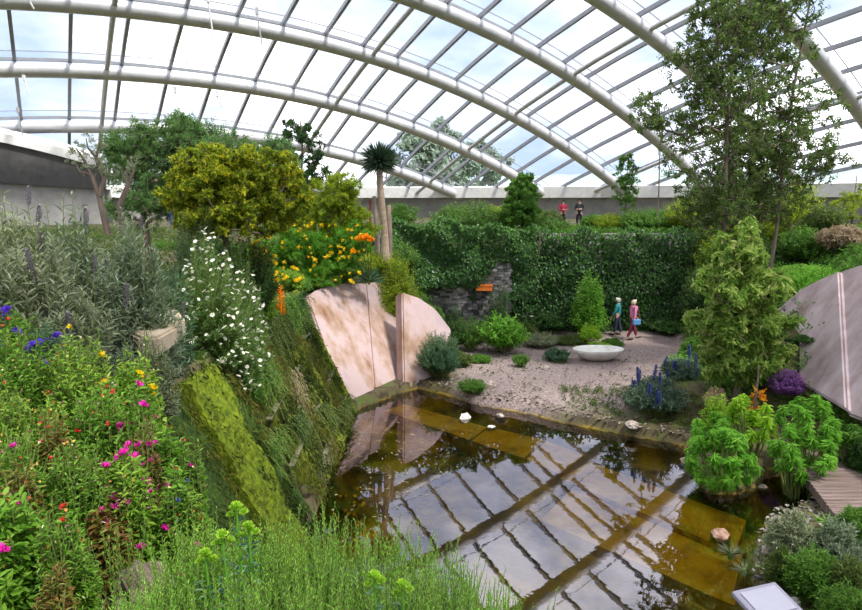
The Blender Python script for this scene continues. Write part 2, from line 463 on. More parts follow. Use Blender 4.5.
# ---------------------------------------------------------------- plant generators
def curve(b, t, k, bend):
    """points along sprigs b->t at fraction k (S,L)"""
    ctl = (b + t) / 2 + bend
    k = k[..., None]
    B = b[:, None]; T = t[:, None]; Cc = ctl[:, None]
    p = B * (1 - k) ** 2 + 2 * Cc * k * (1 - k) + T * k ** 2
    d = nrm(2 * (Cc - B) * (1 - k) + 2 * (T - Cc) * k)
    return p, d
def sprigs(g, b, t, n, l, w, t0=.35, spread=1.0, bend=.12, stem=None, srad=.006, up=.2, jit=.25, curl=.25, rr=None, seg=4):
    S = len(b); Ln = np.linalg.norm(t - b, axis=1)
    bn = np.zeros((S, 3)); bn[:, 2] = Ln * bend; bn += rng.normal(0, 1, (S, 3)) * Ln[:, None] * .05
    k = t0 + (1 - t0) * (np.arange(n)[None] + rng.random((S, n))) / n
    p, T = curve(b, t, np.clip(k, 0, 1), bn)
    phi = np.arange(n)[None] * 2.399 + rng.random((S, 1)) * 6.28 + rng.normal(0, .3, (S, n))
    ref = np.where(np.abs(T[..., 2:]) < .9, np.array([0, 0, 1.]), np.array([1., 0, 0]))
    A = nrm(np.cross(T, ref)); Bb = np.cross(T, A)
    R = np.cos(phi)[..., None] * A + np.sin(phi)[..., None] * Bb
    d = T * math.cos(spread) + R * math.sin(spread) + np.array([0, 0, up]) * .5 + rng.normal(0, jit, p.shape)
    nn = T * math.sin(spread) - R * math.cos(spread) + np.array([0, 0, .5]) + rng.normal(0, jit, p.shape)
    sz = (1.15 - .45 * (k - t0) / (1 - t0 + 1e-6)) * rng.uniform(.7, 1.2, (S, n))
    r = np.clip(.5 * rng.random((S, n)) + .35 * rng.random((S, 1)) + .25 * (k - .3), 0, 1) if rr is None else rr * np.ones((S, n))
    g.leaves(p.reshape(-1, 3), d.reshape(-1, 3), nn.reshape(-1, 3), (l * sz).ravel(), (w * sz).ravel(), r.ravel(), curl)
    if stem is not None:
        kk = np.linspace(0, 1, seg)[None].repeat(S, 0)
        p, T = curve(b, t, kk, bn)
        for i in range(S): stem.tube(p[i], np.linspace(srad, srad * .4, seg), 3, cap=False)
    return p
def lump_dirs(S, zmin=-.1, lumps=7, amp=.28):
    d = nrm(rng.normal(0, 1, (S * 3, 3))); d = d[d[:, 2] > zmin][:S]
    c = nrm(rng.normal(0, 1, (lumps, 3)) + [0, 0, .4])
    f = 1 - amp + amp * 1.35 * np.max(np.clip((d @ c.T - .55) / .45, 0, 1), axis=1) + rng.uniform(-.06, .06, len(d))
    return d, f
M_stem = noisemat('green_stem', [(.10, .14, .035), (.22, .27, .07)], 8, 3, .8, 0)
M_bark = noisemat('bark', [(.10, .075, .055), (.26, .20, .16)], 9, 5, .9, .5, stretch=(1, 1, .25))
def fixed(px, Y, z):
    return np.array([(px - CX) / F * (Y * math.cos(PITCH) + (EYE - z) * math.sin(PITCH)), Y, z])
def radii(px, Y, hw, top, base):
    dep = Y * math.cos(PITCH) + (EYE - base[2]) * math.sin(PITCH)
    return hw * dep / F, pz(top, Y) - base[2]
def bush(name, label, cat, px, Y, hw, top, mt, l=.07, w=.03, S=220, n=16, group=None, depth=None, spread=1.0, up=.2, curl=.25, t0=.3, dz=0.0, zmin=-.05, amp=.3, base=None, bend=.12, jit=.25, lumps=7, smat=None, srad=.008, rmin=.55, gz=None):
    bs = (ground(px, Y) if gz is None else fixed(px, Y, gz)) if base is None else np.array(base, float)
    bs = bs + [0, 0, -.02 + dz]
    R, H = radii(px, Y, hw, top, bs)
    H = max(H, .15); D = (depth or R)
    d, f = lump_dirs(S, zmin, lumps, amp)
    f = f * rng.uniform(rmin, 1, len(d)) ** .5
    hc = min(H * .45, R * .7)
    tips = d * f[:, None] * np.array([R, D, 0]) ; tips[:, 2] = hc + d[:, 2] * f * np.where(d[:, 2] > 0, H - hc, hc)
    tips[:, 2] = np.maximum(tips[:, 2], .03)
    b0 = tips * np.array([.25, .25, .15]) + rng.normal(0, .03, tips.shape) * [1, 1, 0]; b0[:, 2] = np.abs(b0[:, 2])
    root = thing(name, label, cat, bs, 0, group)
    g, st = G(), G()
    sprigs(g, b0, tips, n, l, w, t0, spread, bend, st, srad, up, jit, curl)
    obj('foliage', g, mt, root); obj('stems', st, smat or M_stem, root)
    return root, tips, bs
def clouds(cs, rs, S):
    """sprig tips around cluster centres"""
    d = nrm(rng.normal(0, 1, (len(cs), S, 3)))
    t = cs[:, None] + d * np.asarray(rs)[:, None, None] * rng.uniform(.45, 1, (len(cs), S, 1)) * [1, 1, .75]
    b = cs[:, None] + d * .05 - np.array([0, 0, .15]) * np.asarray(rs)[:, None, None]
    return b.reshape(-1, 3), t.reshape(-1, 3)
def tree(name, label, cat, base, trunk, env, K, mt, S=10, n=12, l=.07, w=.03, tr=.08, cr=.4, group=None, bark=None, spread=1.0, up=0, curl=.25, bend=0, jit=.3, t0=.2, branch=True):
    """trunk: local polyline; env: list of (centre, radii, weight) ellipsoids holding leaf clusters"""
    root = thing(name, label, cat, base, 0, group)
    trunk = np.asarray(trunk, float)
    k = np.linspace(0, 1, 24); seg = np.linspace(0, 1, len(trunk))
    tp = np.stack([np.interp(k, seg, trunk[:, i]) for i in range(3)], 1)
    hgt = tp[-1, 2]
    tp[1:-1, :2] += np.stack([np.sin(k * 9), np.cos(k * 7)], 1)[1:-1] * hgt * .008
    tg = G(); tg.tube(tp, tr * (1 - .75 * k), 8)
    wts = np.array([e_[2] for e_ in env], float); wts /= wts.sum()
    cs = []
    for _ in range(K):
        c_, r_, _w = env[rng.choice(len(env), p=wts)]
        d = nrm(rng.normal(0, 1, 3)) * rng.random() ** .45
        cs.append(np.array(c_) + d * np.array(r_))
    cs = np.array(cs)
    rs = rng.uniform(.6, 1.2, K) * cr
    g = G(); b, t = clouds(cs, rs, S)
    sprigs(g, b, t, n, l, w, t0, spread, bend, tg, .006, up, jit, curl, seg=3)
    if branch:
        nodes = [tuple(q) for q in tp[4:]]; par = []
        order = np.argsort([np.min(np.linalg.norm(tp - c_, axis=1)) for c_ in cs])
        N_ = np.array(nodes); desc = {}
        links = []
        for i_ in order:
            c_ = cs[i_]
            v = c_ - N_; dist = np.linalg.norm(v, axis=1)
            cost = dist + .9 * np.maximum(0, .25 * dist - v[:, 2])
            q = int(np.argmin(cost)); links.append((q, len(N_), c_)); N_ = np.vstack([N_, c_])
        cnt = np.ones(len(N_))
        for q, k_, c_ in reversed(links): cnt[q] += cnt[k_]
        for q, k_, c_ in links:
            s_ = N_[q]; L_ = np.linalg.norm(c_ - s_)
            if L_ < 1e-3: continue
            mid = (s_ + c_) / 2 + rng.normal(0, .06, 3) * L_ - [0, 0, .08 * L_]
            r0 = min(tr * .55, .008 + .0045 * math.sqrt(cnt[k_]) * (1 + tr * 4)); 
            tg.tube([s_, mid, c_], [r0, r0 * .85, r0 * .7], 5, cap=False)
    obj('foliage', g, mt, root); obj('trunk', tg, bark or M_bark, root, smooth=True)
    return root
def needles(name, label, cat, px, Y, hw, top, mt, S=120, n=34, l=.035, w=.006, group=None, base=None, lean=.2, spread=.6, hvar=.35, dz=0, n0=.15):
    """upright stems set with narrow leaves"""
    bs = ground(px, Y) if base is None else np.array(base, float)
    bs = bs + [0, 0, -.02 + dz]
    R, H = radii(px, Y, hw, top, bs); H = max(H, .12)
    b0 = np.concatenate([rng.normal(0, .42 * R, (S, 2)), np.zeros((S, 1))], 1)
    t = b0 * (1 + lean) + rng.normal(0, .08 * H, (S, 3)); t[:, 2] = H * rng.uniform(1 - hvar, 1, S)
    root = thing(name, label, cat, bs, 0, group)
    g, st = G(), G()
    sprigs(g, b0, t, n, l, w, n0, spread, .0, st, .0035, .15, .15, .15, seg=4)
    obj('foliage', g, mt, root); obj('stems', st, M_stem, root)
    return root, t, bs
def spikemesh(name, H, R, mt, n=160, l=.03, w=.02):
    k = rng.random(n) ** .9; an = rng.random(n) * 6.28
    rad = R * np.sin(np.clip(k * 2.6 + .5, 0, PI)) ** .7
    o_ = np.stack([np.cos(an), np.sin(an), 0 * an], 1)
    p = o_ * rad[:, None] * .55; p[:, 2] = k * H
    g = G(); g.leaves(p, o_ + [0, 0, .7], np.stack([-np.sin(an) * 0, 0 * an, 1 + 0 * an], 1) - o_ * .3, l, w, curl=.1)
    g.tube([(0, 0, -.1), (0, 0, H * .95)], R * .25, 5, r=.2)
    me = g.mesh(name); me.materials.append(mt); return me
def flowermesh(name, r, petals, mt, cup=.2, w=.6, core=True):
    an = np.arange(petals) / petals * 2 * PI
    d = np.stack([np.cos(an), np.sin(an), cup + 0 * an], 1)
    g = G(); g.leaves(np.zeros((petals, 3)), d, np.tile([0, 0, 1.], (petals, 1)), r, r * w, r=rng.uniform(.35, 1, petals), curl=.1)
    if core: g.blob((0, 0, r * .12), (r * .24, r * .24, r * .16), 6, 3, r=0.0)
    me = g.mesh(name); me.materials.append(mt); return me
def clustermesh(name, R, mt, n=26, l=.02, w=.014, flat=1.0):
    d = nrm(rng.normal(0, 1, (n, 3))); d[:, 2] = np.abs(d[:, 2]) * flat
    g = G(); g.leaves(d * R * .3, d, rng.normal(0, 1, (n, 3)), l, w, curl=.1)
    g.blob((0, 0, 0), (R * .4,) * 3, 6, 4, r=.3)
    me = g.mesh(name); me.materials.append(mt); return me
def put_flowers(root, name, me, tips, k, sc=(.8, 1.2), tilt=.5, off=(0, 0, .01), pick=None, label=None, face=(0, -.6, 1.), frac=.75):
    idx = np.argsort(-(tips @ np.array(face))) if pick is None else pick
    idx = idx[:max(1, int(len(idx) * frac))]
    idx = rng.choice(idx, min(k, len(idx)), replace=False)
    o = obj(name, me, None, root)
    if label: o['label'] = label
    return copies(o, [tips[i] + off for i in idx], [random.uniform(*sc) for _ in idx], tilt=tilt)

# ---------------------------------------------------------------- stone walls of the quarry
M_mossdark = noisemat('mossy_stone', [(.012, .013, .006), (.035, .04, .008), (.08, .10, .012), (.20, .17, .08)], 3.2, 7, .85, .8, pos=[.32, .46, .58, .72], stretch=(1, 1, .7), dist=.05)
M_mossbright = noisemat('bright_moss', [(.035, .06, .004), (.12, .17, .006), (.22, .27, .012)], 9, 8, .95, 1, pos=[.3, .5, .7], stretch=(1, 1, .6), dist=.05)
M_mossmid = noisemat('shaded_moss', [(.012, .03, .006), (.04, .08, .010), (.08, .13, .015)], 8.0, 8, .9, .8, pos=[.3, .5, .7], stretch=(1, 1, .5), dist=.05)  # moss green, colour darkened for the shadow on the panel beside the gap
M_mossyel = noisemat('yellow_moss', [(.015, .02, .006), (.05, .065, .008), (.17, .21, .015), (.22, .17, .04)], 3.0, 7, .9, .8, pos=[.33, .45, .58, .7], stretch=(1, 1.3, .35), dist=.05)
M_pink = noisemat('pale_sandstone', [(.20, .10, .05), (.38, .25, .19), (.50, .375, .365), (.43, .33, .35)], 1.1, 9, .8, .6, pos=[.28, .42, .55, .7], stretch=(1.2, 1.2, .55), dist=.04, bscale=3)
M_pink2 = noisemat('grey_pink_sandstone', [(.26, .19, .18), (.42, .33, .34), (.54, .46, .48)], 1.1, 7, .8, .35, pos=[.3, .5, .7], stretch=(1.4, 1.4, .4), dist=.04, bscale=3)
M_ledge = noisemat('weathered_ledge', [(.06, .07, .03), (.22, .21, .13)], 5, 5, .9, .5)
M_rock = noisemat('rock', [(.22, .17, .14), (.42, .35, .30), (.55, .48, .43)], 4, 6, .85, .6)
M_white_stone = noisemat('white_stone', [(.60, .57, .52), (.85, .83, .80)], 3, 5, .7, .3)
def xwall(y, z): return -2.3 - 1.55 * z / 3.4
wl = thing('wall_front', 'mossy leaning stone wall on the left edge of the pool', 'wall', kind='structure')
panels = [(6.2, 9.3, .05, M_mossmid, 3.3), (9.35, 10.55, .22, M_mossbright, 3.3), (10.6, 11.5, .08, M_mossmid, 3.5), (11.75, 12.5, -.25, M_mossdark, 3.5), (12.55, 13.5, .10, M_mossyel, 3.3),
          (13.55, 14.9, -.05, M_mossdark, 3.5), (14.95, 16.3, .12, M_mossyel, 3.5), (16.35, 17.9, .0, M_mossdark, 3.45)]
for (y0, y1, off, m_, zt) in panels:
    g = G()
    yy = np.linspace(y0, y1, 24); zz = np.linspace(-.6, zt, 60)
    Yg, Zg = np.meshgrid(yy, zz, indexing='ij')
    Xg = xwall(Yg, Zg) + off + .05 * np.sin(Zg * 5 + Yg * 3) * np.cos(Yg * 4.1)
    front = np.stack([Xg, Yg, Zg], -1)
    front[..., 0] += .03 * np.sin(Yg * 17 + 3 * np.sin(Zg * 9)) * np.cos(Zg * 13 + Yg * 5) + rng.normal(0, .008, Yg.shape)
    backp = front + [-.5, 0, 0]
    g.grid(front); g.grid(backp[:, ::-1])
    g.grid(np.stack([front[0], backp[0]], 0)); g.grid(np.stack([backp[-1], front[-1]], 0))
    g.grid(np.stack([front[:, -1], backp[:, -1]], 0))
    obj('stone_panel', g, m_, wl, smooth=False, kind='structure')
for (y0, y1, z0, z1) in [(11.7, 17.8, 1.0, 1.25), (11.8, 15.2, 1.9, 2.1), (15.0, 17.8, 2.55, 2.4), (12.6, 17.8, .35, .5)]:
    g = G()
    P0 = np.array([xwall(y0, z0) + .10, y0, z0]); P1 = np.array([xwall(y1, z1) + .10, y1, z1])
    g.bar(P0, P1, .11, .03)
    obj('stone_ledge', g, M_ledge, wl, kind='structure')
M_mossl = leafmat('moss_tuft', [(.015, .03, .006), (.05, .08, .010), (.15, .19, .02), (.26, .19, .05)], .3)
for (ya, yb, nn_) in [(6.4, 9.2, 5000), (9.4, 10.5, 5000), (10.6, 11.35, 2500), (11.85, 14.8, 7500), (14.9, 17.9, 8000)]:
    g = G(); y = rng.uniform(ya, yb, nn_); z = rng.uniform(-.02, 3.45, nn_); cl = np.sin(y * 4.1 + 2 * np.sin(z * 2.3)) * np.cos(z * 3.1 + y) + rng.normal(0, .5, nn_)
    kk = cl > (-.2 if ya > 11 else .1); y, z = y[kk], z[kk]; n_ = len(y)
    pp = np.stack([xwall(y, z) + .10 + rng.uniform(0, .12, n_), y, z], 1)
    g.leaves(pp, np.stack([.5 + rng.random(n_) * .5, rng.normal(0, .5, n_), -.7 + rng.normal(0, .4, n_)], 1), np.stack([1 + 0 * y, rng.normal(0, .4, n_), .5 + 0 * y], 1), rng.uniform(.04, .14, n_), rng.uniform(.012, .03, n_), np.clip(.45 + .28 * np.sin(y * 2.7 + z) + rng.normal(0, .2, n_), 0, 1))
    o = obj('wall_moss', g, M_mossl); tag(o, 'moss and small fronds growing on the leaning pool wall, ' + {6.4: 'nearest stretch', 9.4: 'on the bright panel', 10.6: 'on the darker panel beside the gap', 11.85: 'below the daisies and the torch lily', 14.9: 'stretch that ends at the pale slab'}[ya], 'moss', kind='stuff')
g = G(); ys_ = np.linspace(17.75, 17.95, 2)
g.tube([(xwall(0, z) + .06, 17.93, z) for z in np.linspace(-.4, 3.5, 16)], .13, 6)
obj('moss_edge', g, M_mossbright, wl, smooth=True, kind='structure')
def slabface(name, pts, base3, thick, mt, parent=None, joints=()):
    """a thick slab whose face polygon lies on a plane; pts (px,py)"""
    A, B_, Cc = base3
    P = np.array([onplane(px, py, A, B_, Cc) for px, py in pts])
    n = nrm(np.cross(B_ - A, Cc - A)); 
    if n[1] > 0: n = -n
    me = bpy.data.meshes.new(name); bm = __import__('bmesh').new()
    fv = [bm.verts.new(p) for p in P]; f = bm.faces.new(fv)
    bmesh = __import__('bmesh')
    ex = bmesh.ops.extrude_face_region(bm, geom=[f])
    vs = [v for v in ex['geom'] if isinstance(v, bmesh.types.BMVert)]
    bmesh.ops.translate(bm, verts=vs, vec=tuple(-n * thick))
    bmesh.ops.recalc_face_normals(bm, faces=bm.faces)
    bmesh.ops.bevel(bm, geom=list(bm.edges), offset=.05, segments=2, affect='EDGES')
    bmesh.ops.triangulate(bm, faces=bm.faces)
    bm.to_mesh(me); bm.free()
    return obj(name, me, mt, parent)
pA, pB, pC = atz(350, 416, -.1), atz(408, 388, -.1), at(309, 290, 19.7)
ws = thing('wall_back', 'tall pale sandstone slabs leaning over the pool corner', 'wall', kind='structure')
def S_(name, pts, m_, th=.5, pl=None):
    o = slabface(name, pts, pl or (pA, pB, pC), th, m_, ws); o['kind'] = 'structure'; return o
S_('stone_slab', [(349, 418), (307, 296), (318, 289), (342, 283), (366, 283), (376, 402)], M_pink)
pl2 = (pA + [0, .12, 0], pB + [0, .12, 0], pC + [0, .12, 0])
S_('stone_slab', [(376, 404), (366, 283), (384, 280), (410, 292), (418, 384)], M_pink, pl=pl2)
pl3 = (at(412, 392, 20.1), at(442, 372, 20.9), at(420, 298, 21.4))
S_('stone_slab', [(404, 400), (402, 292), (420, 298), (436, 309), (452, 330), (440, 372), (412, 388)], M_pink, pl=pl3)
# right hand leaning slabs
qA, qB, qC = at(776, 352, 18.5), at(930, 255, 15.2), at(850, 404, 14.4)
def S2(pts, dy):
    o = slabface('stone_slab', pts, (qA + [dy, dy, 0], qB + [dy, dy, 0], qC + [dy, dy, 0]), .6, M_pink2, wr); o['kind'] = 'structure'
wr = thing('wall_side', 'grey pink sandstone slabs leaning on the right bank', 'wall', kind='structure')
S2([(772, 356), (790, 322), (818, 300), (822, 392), (796, 372)], .12)
S2([(819, 394), (815, 301), (840, 289), (858, 282), (870, 425)], 0)
S2([(869, 428), (857, 283), (900, 270), (950, 262), (950, 460)], .15)
# beige coping stone on top of the mossy wall
M_beige = noisemat('beige_stone', [(.30, .23, .15), (.52, .43, .32)], 2.5, 6, .85, .4)
zc = 4.4
def hslab(name, pix, z_, th_, mt, label, cat):
    import bmesh
    me = bpy.data.meshes.new(name); bm = bmesh.new()
    f = bm.faces.new([bm.verts.new(atz(x_, y_, z_)) for x_, y_ in pix])
    ex = bmesh.ops.extrude_face_region(bm, geom=[f]); vs = [v for v in ex['geom'] if isinstance(v, bmesh.types.BMVert)]
    bmesh.ops.translate(bm, verts=vs, vec=(0, 0, -th_)); bmesh.ops.recalc_face_normals(bm, faces=bm.faces)
    bmesh.ops.bevel(bm, geom=list(bm.edges), offset=.03, segments=2, affect='EDGES'); bmesh.ops.triangulate(bm, faces=bm.faces)
    bm.to_mesh(me); bm.free(); tag(obj(name, me, mt), label, cat)
hslab('coping_stone', [(126, 330), (131, 314), (143, 304), (158, 303), (176, 307), (185, 318), (176, 327), (158, 337), (139, 337)], zc, .24, M_beige, 'flat beige stone on the wall top among the flowers at left', 'stone')
# submerged ledges
M_gold = noisemat('golden_submerged_stone', [(.45, .22, .005), (.90, .52, .010), (.95, .64, .02)], 1.4, 6, .8, .4, pos=[.3, .5, .68])
def ledge(pts, zt, label):
    P = np.array([atz(px, py, zt) for px, py in pts])
    g = G(); Q = P.copy(); Q[:, 2] = -.75
    g.add(np.concatenate([P, Q]), [[0, 1, 2, 3], [0, 4, 5, 1], [1, 5, 6, 2], [2, 6, 7, 3], [3, 7, 4, 0]])
    o = obj('stone_step', g, M_gold); tag(o, label, 'step')
ledge([(385, 411), (470, 440), (487, 427), (404, 404)], -.10, 'orange stone step under water near the pale slab')
ledge([(472, 441), (524, 458), (545, 440), (489, 427)], -.10, 'yellow stone step under water next to the gravel edge')
ledge([(526, 459), (560, 474), (584, 455), (547, 441)], -.13, 'dim yellow stone step under water by the gravel edge')
ledge([(560, 478), (735, 552), (746, 520), (590, 462)], -.14, 'long golden stone step under water below the boulder')
ledge([(540, 520), (735, 606), (744, 556), (575, 486)], -.26, 'broad golden stone step deeper under water')
# gabion wall, ivy wall
def stonewall(name, x0, x1, y, z0, z1, sz, mt, label=None):
    g = G(); z = z0; k = 0
    g.box(((x0 + x1) / 2, y + .25, (z0 + z1) / 2), (x1 - x0, .3, z1 - z0), r=.1)
    while z < z1 - .02:
        hgt = sz * random.uniform(.7, 1.1); x = x0
        while x < x1:
            wd = sz * random.uniform(1, 2.4)
            g.box((min(x + wd / 2, x1), y + random.uniform(0, .04), z + hgt / 2), (wd * .93, .24, hgt * .88), r=random.random())
            x += wd
        z += hgt
    return obj(name, g, mt, kind='structure')
def rndmat(name, cols, rough=.85):
    m, N, L = mat(name)
    a = N.new('ShaderNodeAttribute'); a.attribute_name = 'rnd'
    r = ramp(N, cols); L.new(a.outputs['Fac'], r.inputs['Fac'])
    p = N.new('ShaderNodeBsdfPrincipled'); p.inputs['Roughness'].default_value = rough; L.new(r.outputs['Color'], p.inputs['Base Color'])
    o = N.new('ShaderNodeOutputMaterial'); L.new(p.outputs[0], o.inputs['Surface']); return m
M_rubble = rndmat('rubble_stone', [(.05, .05, .05), (.20, .19, .19), (.34, .32, .32)])
stonewall('wall_rubble', .1, 3.2, 26.6, .1, 3.6, .13, M_rubble)
stonewall('wall_quarry', 2.9, 15.5, 28.6, 0, 4.45, .35, M_rubble)
stonewall('wall_bank', -4.5, .3, 28.2, 0, 4.4, .3, M_rubble)
M_ivy = leafmat('ivy_leaf', [(.018, .06, .012), (.05, .14, .025), (.11, .25, .04)], .25, .4, .45)
M_ivyl = leafmat('young_ivy_leaf', [(.05, .13, .02), (.12, .26, .04), (.22, .38, .07)], .35, .4, .4)
def ivy(name, label, x0, x1, y, z0, z1, n, mt, l=.15, lump=.35, holes=()):
    k = rng.random((n, 2)); x = x0 + (x1 - x0) * k[:, 0]; z = z0 + (z1 - z0) * k[:, 1]
    bul = lump * (.5 + .5 * np.sin(x * 1.9 + 2 * np.sin(z * 1.3)) * np.cos(z * 1.6 + x * .7)) + .25 * sst(z1 - .8, z1, z)
    yo = y - bul - rng.random(n) * .16
    z = z + .18 * np.sin(x * 3.1) * sst(z1 - 1, z1, z)
    keep = np.ones(n, bool)
    for hx0, hx1, hz0, hz1 in holes: keep &= ~((x > hx0) & (x < hx1) & (z > hz0) & (z < hz1))
    x, yo, z = x[keep], yo[keep], z[keep]; n = len(x)
    p = np.stack([x, yo, z], 1)
    d = np.stack([rng.normal(0, .6, n), -.35 + rng.normal(0, .25, n), -.8 + rng.normal(0, .4, n)], 1)
    nn = np.stack([rng.normal(0, .35, n), -1 + 0 * x, .55 + rng.normal(0, .3, n)], 1)
    g = G(); g.leaves(p, d, nn, l * rng.uniform(.6, 1.2, n), l * .8 * rng.uniform(.6, 1.2, n), np.clip(rng.random(n) * .7 + .3 * sst(z1 - 1.6, z1, z), 0, 1), .15)
    root = thing(name, label, 'ivy', (0, 0, 0))
    obj('foliage', g, mt, root, kind='stuff')
    st = G()
    for i in range(26):
        xx = random.uniform(x0, x1); zz = np.linspace(z0, z1 - .2, 8)
        st.tube(np.stack([xx + .25 * np.sin(zz * 1.3 + i), y - .04 + 0 * zz, zz], 1), .018, 4, cap=False)
    obj('stems', st, M_bark, root)
    return root
ivy('climbing_ivy', 'dark green ivy curtain covering the high back wall', 3.2, 15.6, 28.5, .2, 4.75, 15000, M_ivy)
ivy('climbing_ivy', 'dark ivy cascading beside the orange planter and stone wall', -1.9, 1.9, 26.5, 2.6, 5.2, 5200, M_ivy, lump=.9)
ivy('climbing_ivy', 'ivy hanging between rubble stone wall and back wall', 1.6, 4.3, 26.9, 2.0, 5.0, 3400, M_ivy, lump=.5)

# ---------------------------------------------------------------- leaf and flower materials
LM = leafmat
M_salv = LM('salvia_leaf', [(.05, .13, .015), (.15, .34, .03), (.34, .56, .08)])
M_salv2 = LM('fresh_leaf', [(.08, .18, .02), (.22, .42, .04), (.46, .62, .10)])
M_rose = LM('needle_leaf', [(.10, .27, .03), (.24, .54, .06), (.48, .76, .13)])
M_grey = LM('grey_green_leaf', [(.15, .19, .10), (.31, .36, .21), (.50, .52, .36)], .3)
M_echi = LM('echium_leaf', [(.11, .17, .10), (.23, .30, .19), (.38, .43, .30)], .3)
M_blueg = LM('blue_green_leaf', [(.035, .10, .05), (.09, .19, .10), (.18, .32, .18)], .35)
M_acac = LM('acacia_leaf', [(.06, .13, .02), (.16, .28, .03), (.30, .38, .03), (.62, .60, .03), (.95, .82, .05)])
M_feath = LM('feathery_leaf', [(.08, .17, .06), (.18, .33, .10), (.34, .50, .20)], .5)
M_yel = LM('yellow_green_leaf', [(.14, .22, .015), (.34, .46, .03), (.62, .70, .08)], .5)
M_dark = LM('dark_leaf', [(.015, .05, .015), (.04, .11, .025), (.10, .20, .04)], .3)
M_mid = LM('mid_green_leaf', [(.04, .12, .02), (.12, .28, .04), (.25, .44, .08)])
M_brt = LM('bright_leaf', [(.08, .24, .02), (.20, .48, .05), (.40, .70, .12)], .5)
M_lime = LM('lime_leaf', [(.20, .40, .02), (.40, .66, .05), (.65, .85, .14)], .5)
M_oliv = LM('olive_leaf', [(.05, .09, .02), (.12, .19, .04), (.26, .32, .10)])
M_straw = LM('straw_leaf', [(.30, .22, .12), (.50, .38, .24), (.62, .50, .36)], .3)
M_litter = LM('dry_litter', [(.10, .03, .015), (.26, .09, .04), (.48, .26, .13)], .1)
M_white_f = LM('white_petal', [(.75, .60, .12), (.92, .92, .85), (.98, .98, .95)], .3)
M_pink_f = LM('magenta_petal', [(.50, .01, .25), (.85, .03, .48), (.95, .12, .65)], .3)
M_red_f = LM('red_petal', [(.55, .02, .03), (.80, .06, .05), (.9, .18, .10)], .3)
M_purp_f = LM('violet_petal', [(.10, .03, .45), (.19, .07, .75), (.33, .18, .9)], .3)
M_lav_f = LM('lavender_petal', [(.13, .03, .20), (.28, .09, .38), (.42, .20, .52)], .3)
M_yel_f = LM('yellow_petal', [(.80, .45, .0), (.95, .70, .01), (1.0, .85, .06)], .3)
M_org_f = LM('orange_petal', [(.80, .22, .0), (.95, .42, .01), (1.0, .60, .03)], .3)
M_blue_f = LM('blue_petal', [(.04, .07, .20), (.09, .13, .40), (.20, .25, .52)], .2)
M_mauve_f = LM('mauve_spike_floret', [(.20, .17, .20), (.33, .29, .33), (.42, .40, .38)], .2)
F_daisy = flowermesh('daisy_head', .045, 9, M_white_f, .15, .5)
F_pink = clustermesh('magenta_blossom', .04, M_pink_f, 22, .038, .026)
F_red = clustermesh('red_blossom', .025, M_red_f, 14, .026, .018)
F_purp = clustermesh('violet_blossom', .07, M_purp_f, 46, .05, .035)
F_yel = clustermesh('yellow_blossom', .07, M_yel_f, 26, .06, .045)
F_yels = clustermesh('small_yellow_blossom', .04, M_yel_f, 12, .045, .03)
F_org = spikemesh('orange_floret_spike', .75, .12, M_org_f, 220, .07, .03)
F_orgs = clustermesh('orange_blossom', .10, M_org_f, 36, .12, .05)
F_blue = spikemesh('blue_floret_spike', .55, .085, M_blue_f, 260, .045, .03)
F_mauve = spikemesh('mauve_floret_spike', .30, .045, M_mauve_f, 200, .03, .02)
F_lime = clustermesh('lime_flower_head', .05, M_lime, 40, .04, .032)
F_blues = clustermesh('small_blue_blossom', .02, M_blue_f, 14, .02, .014)

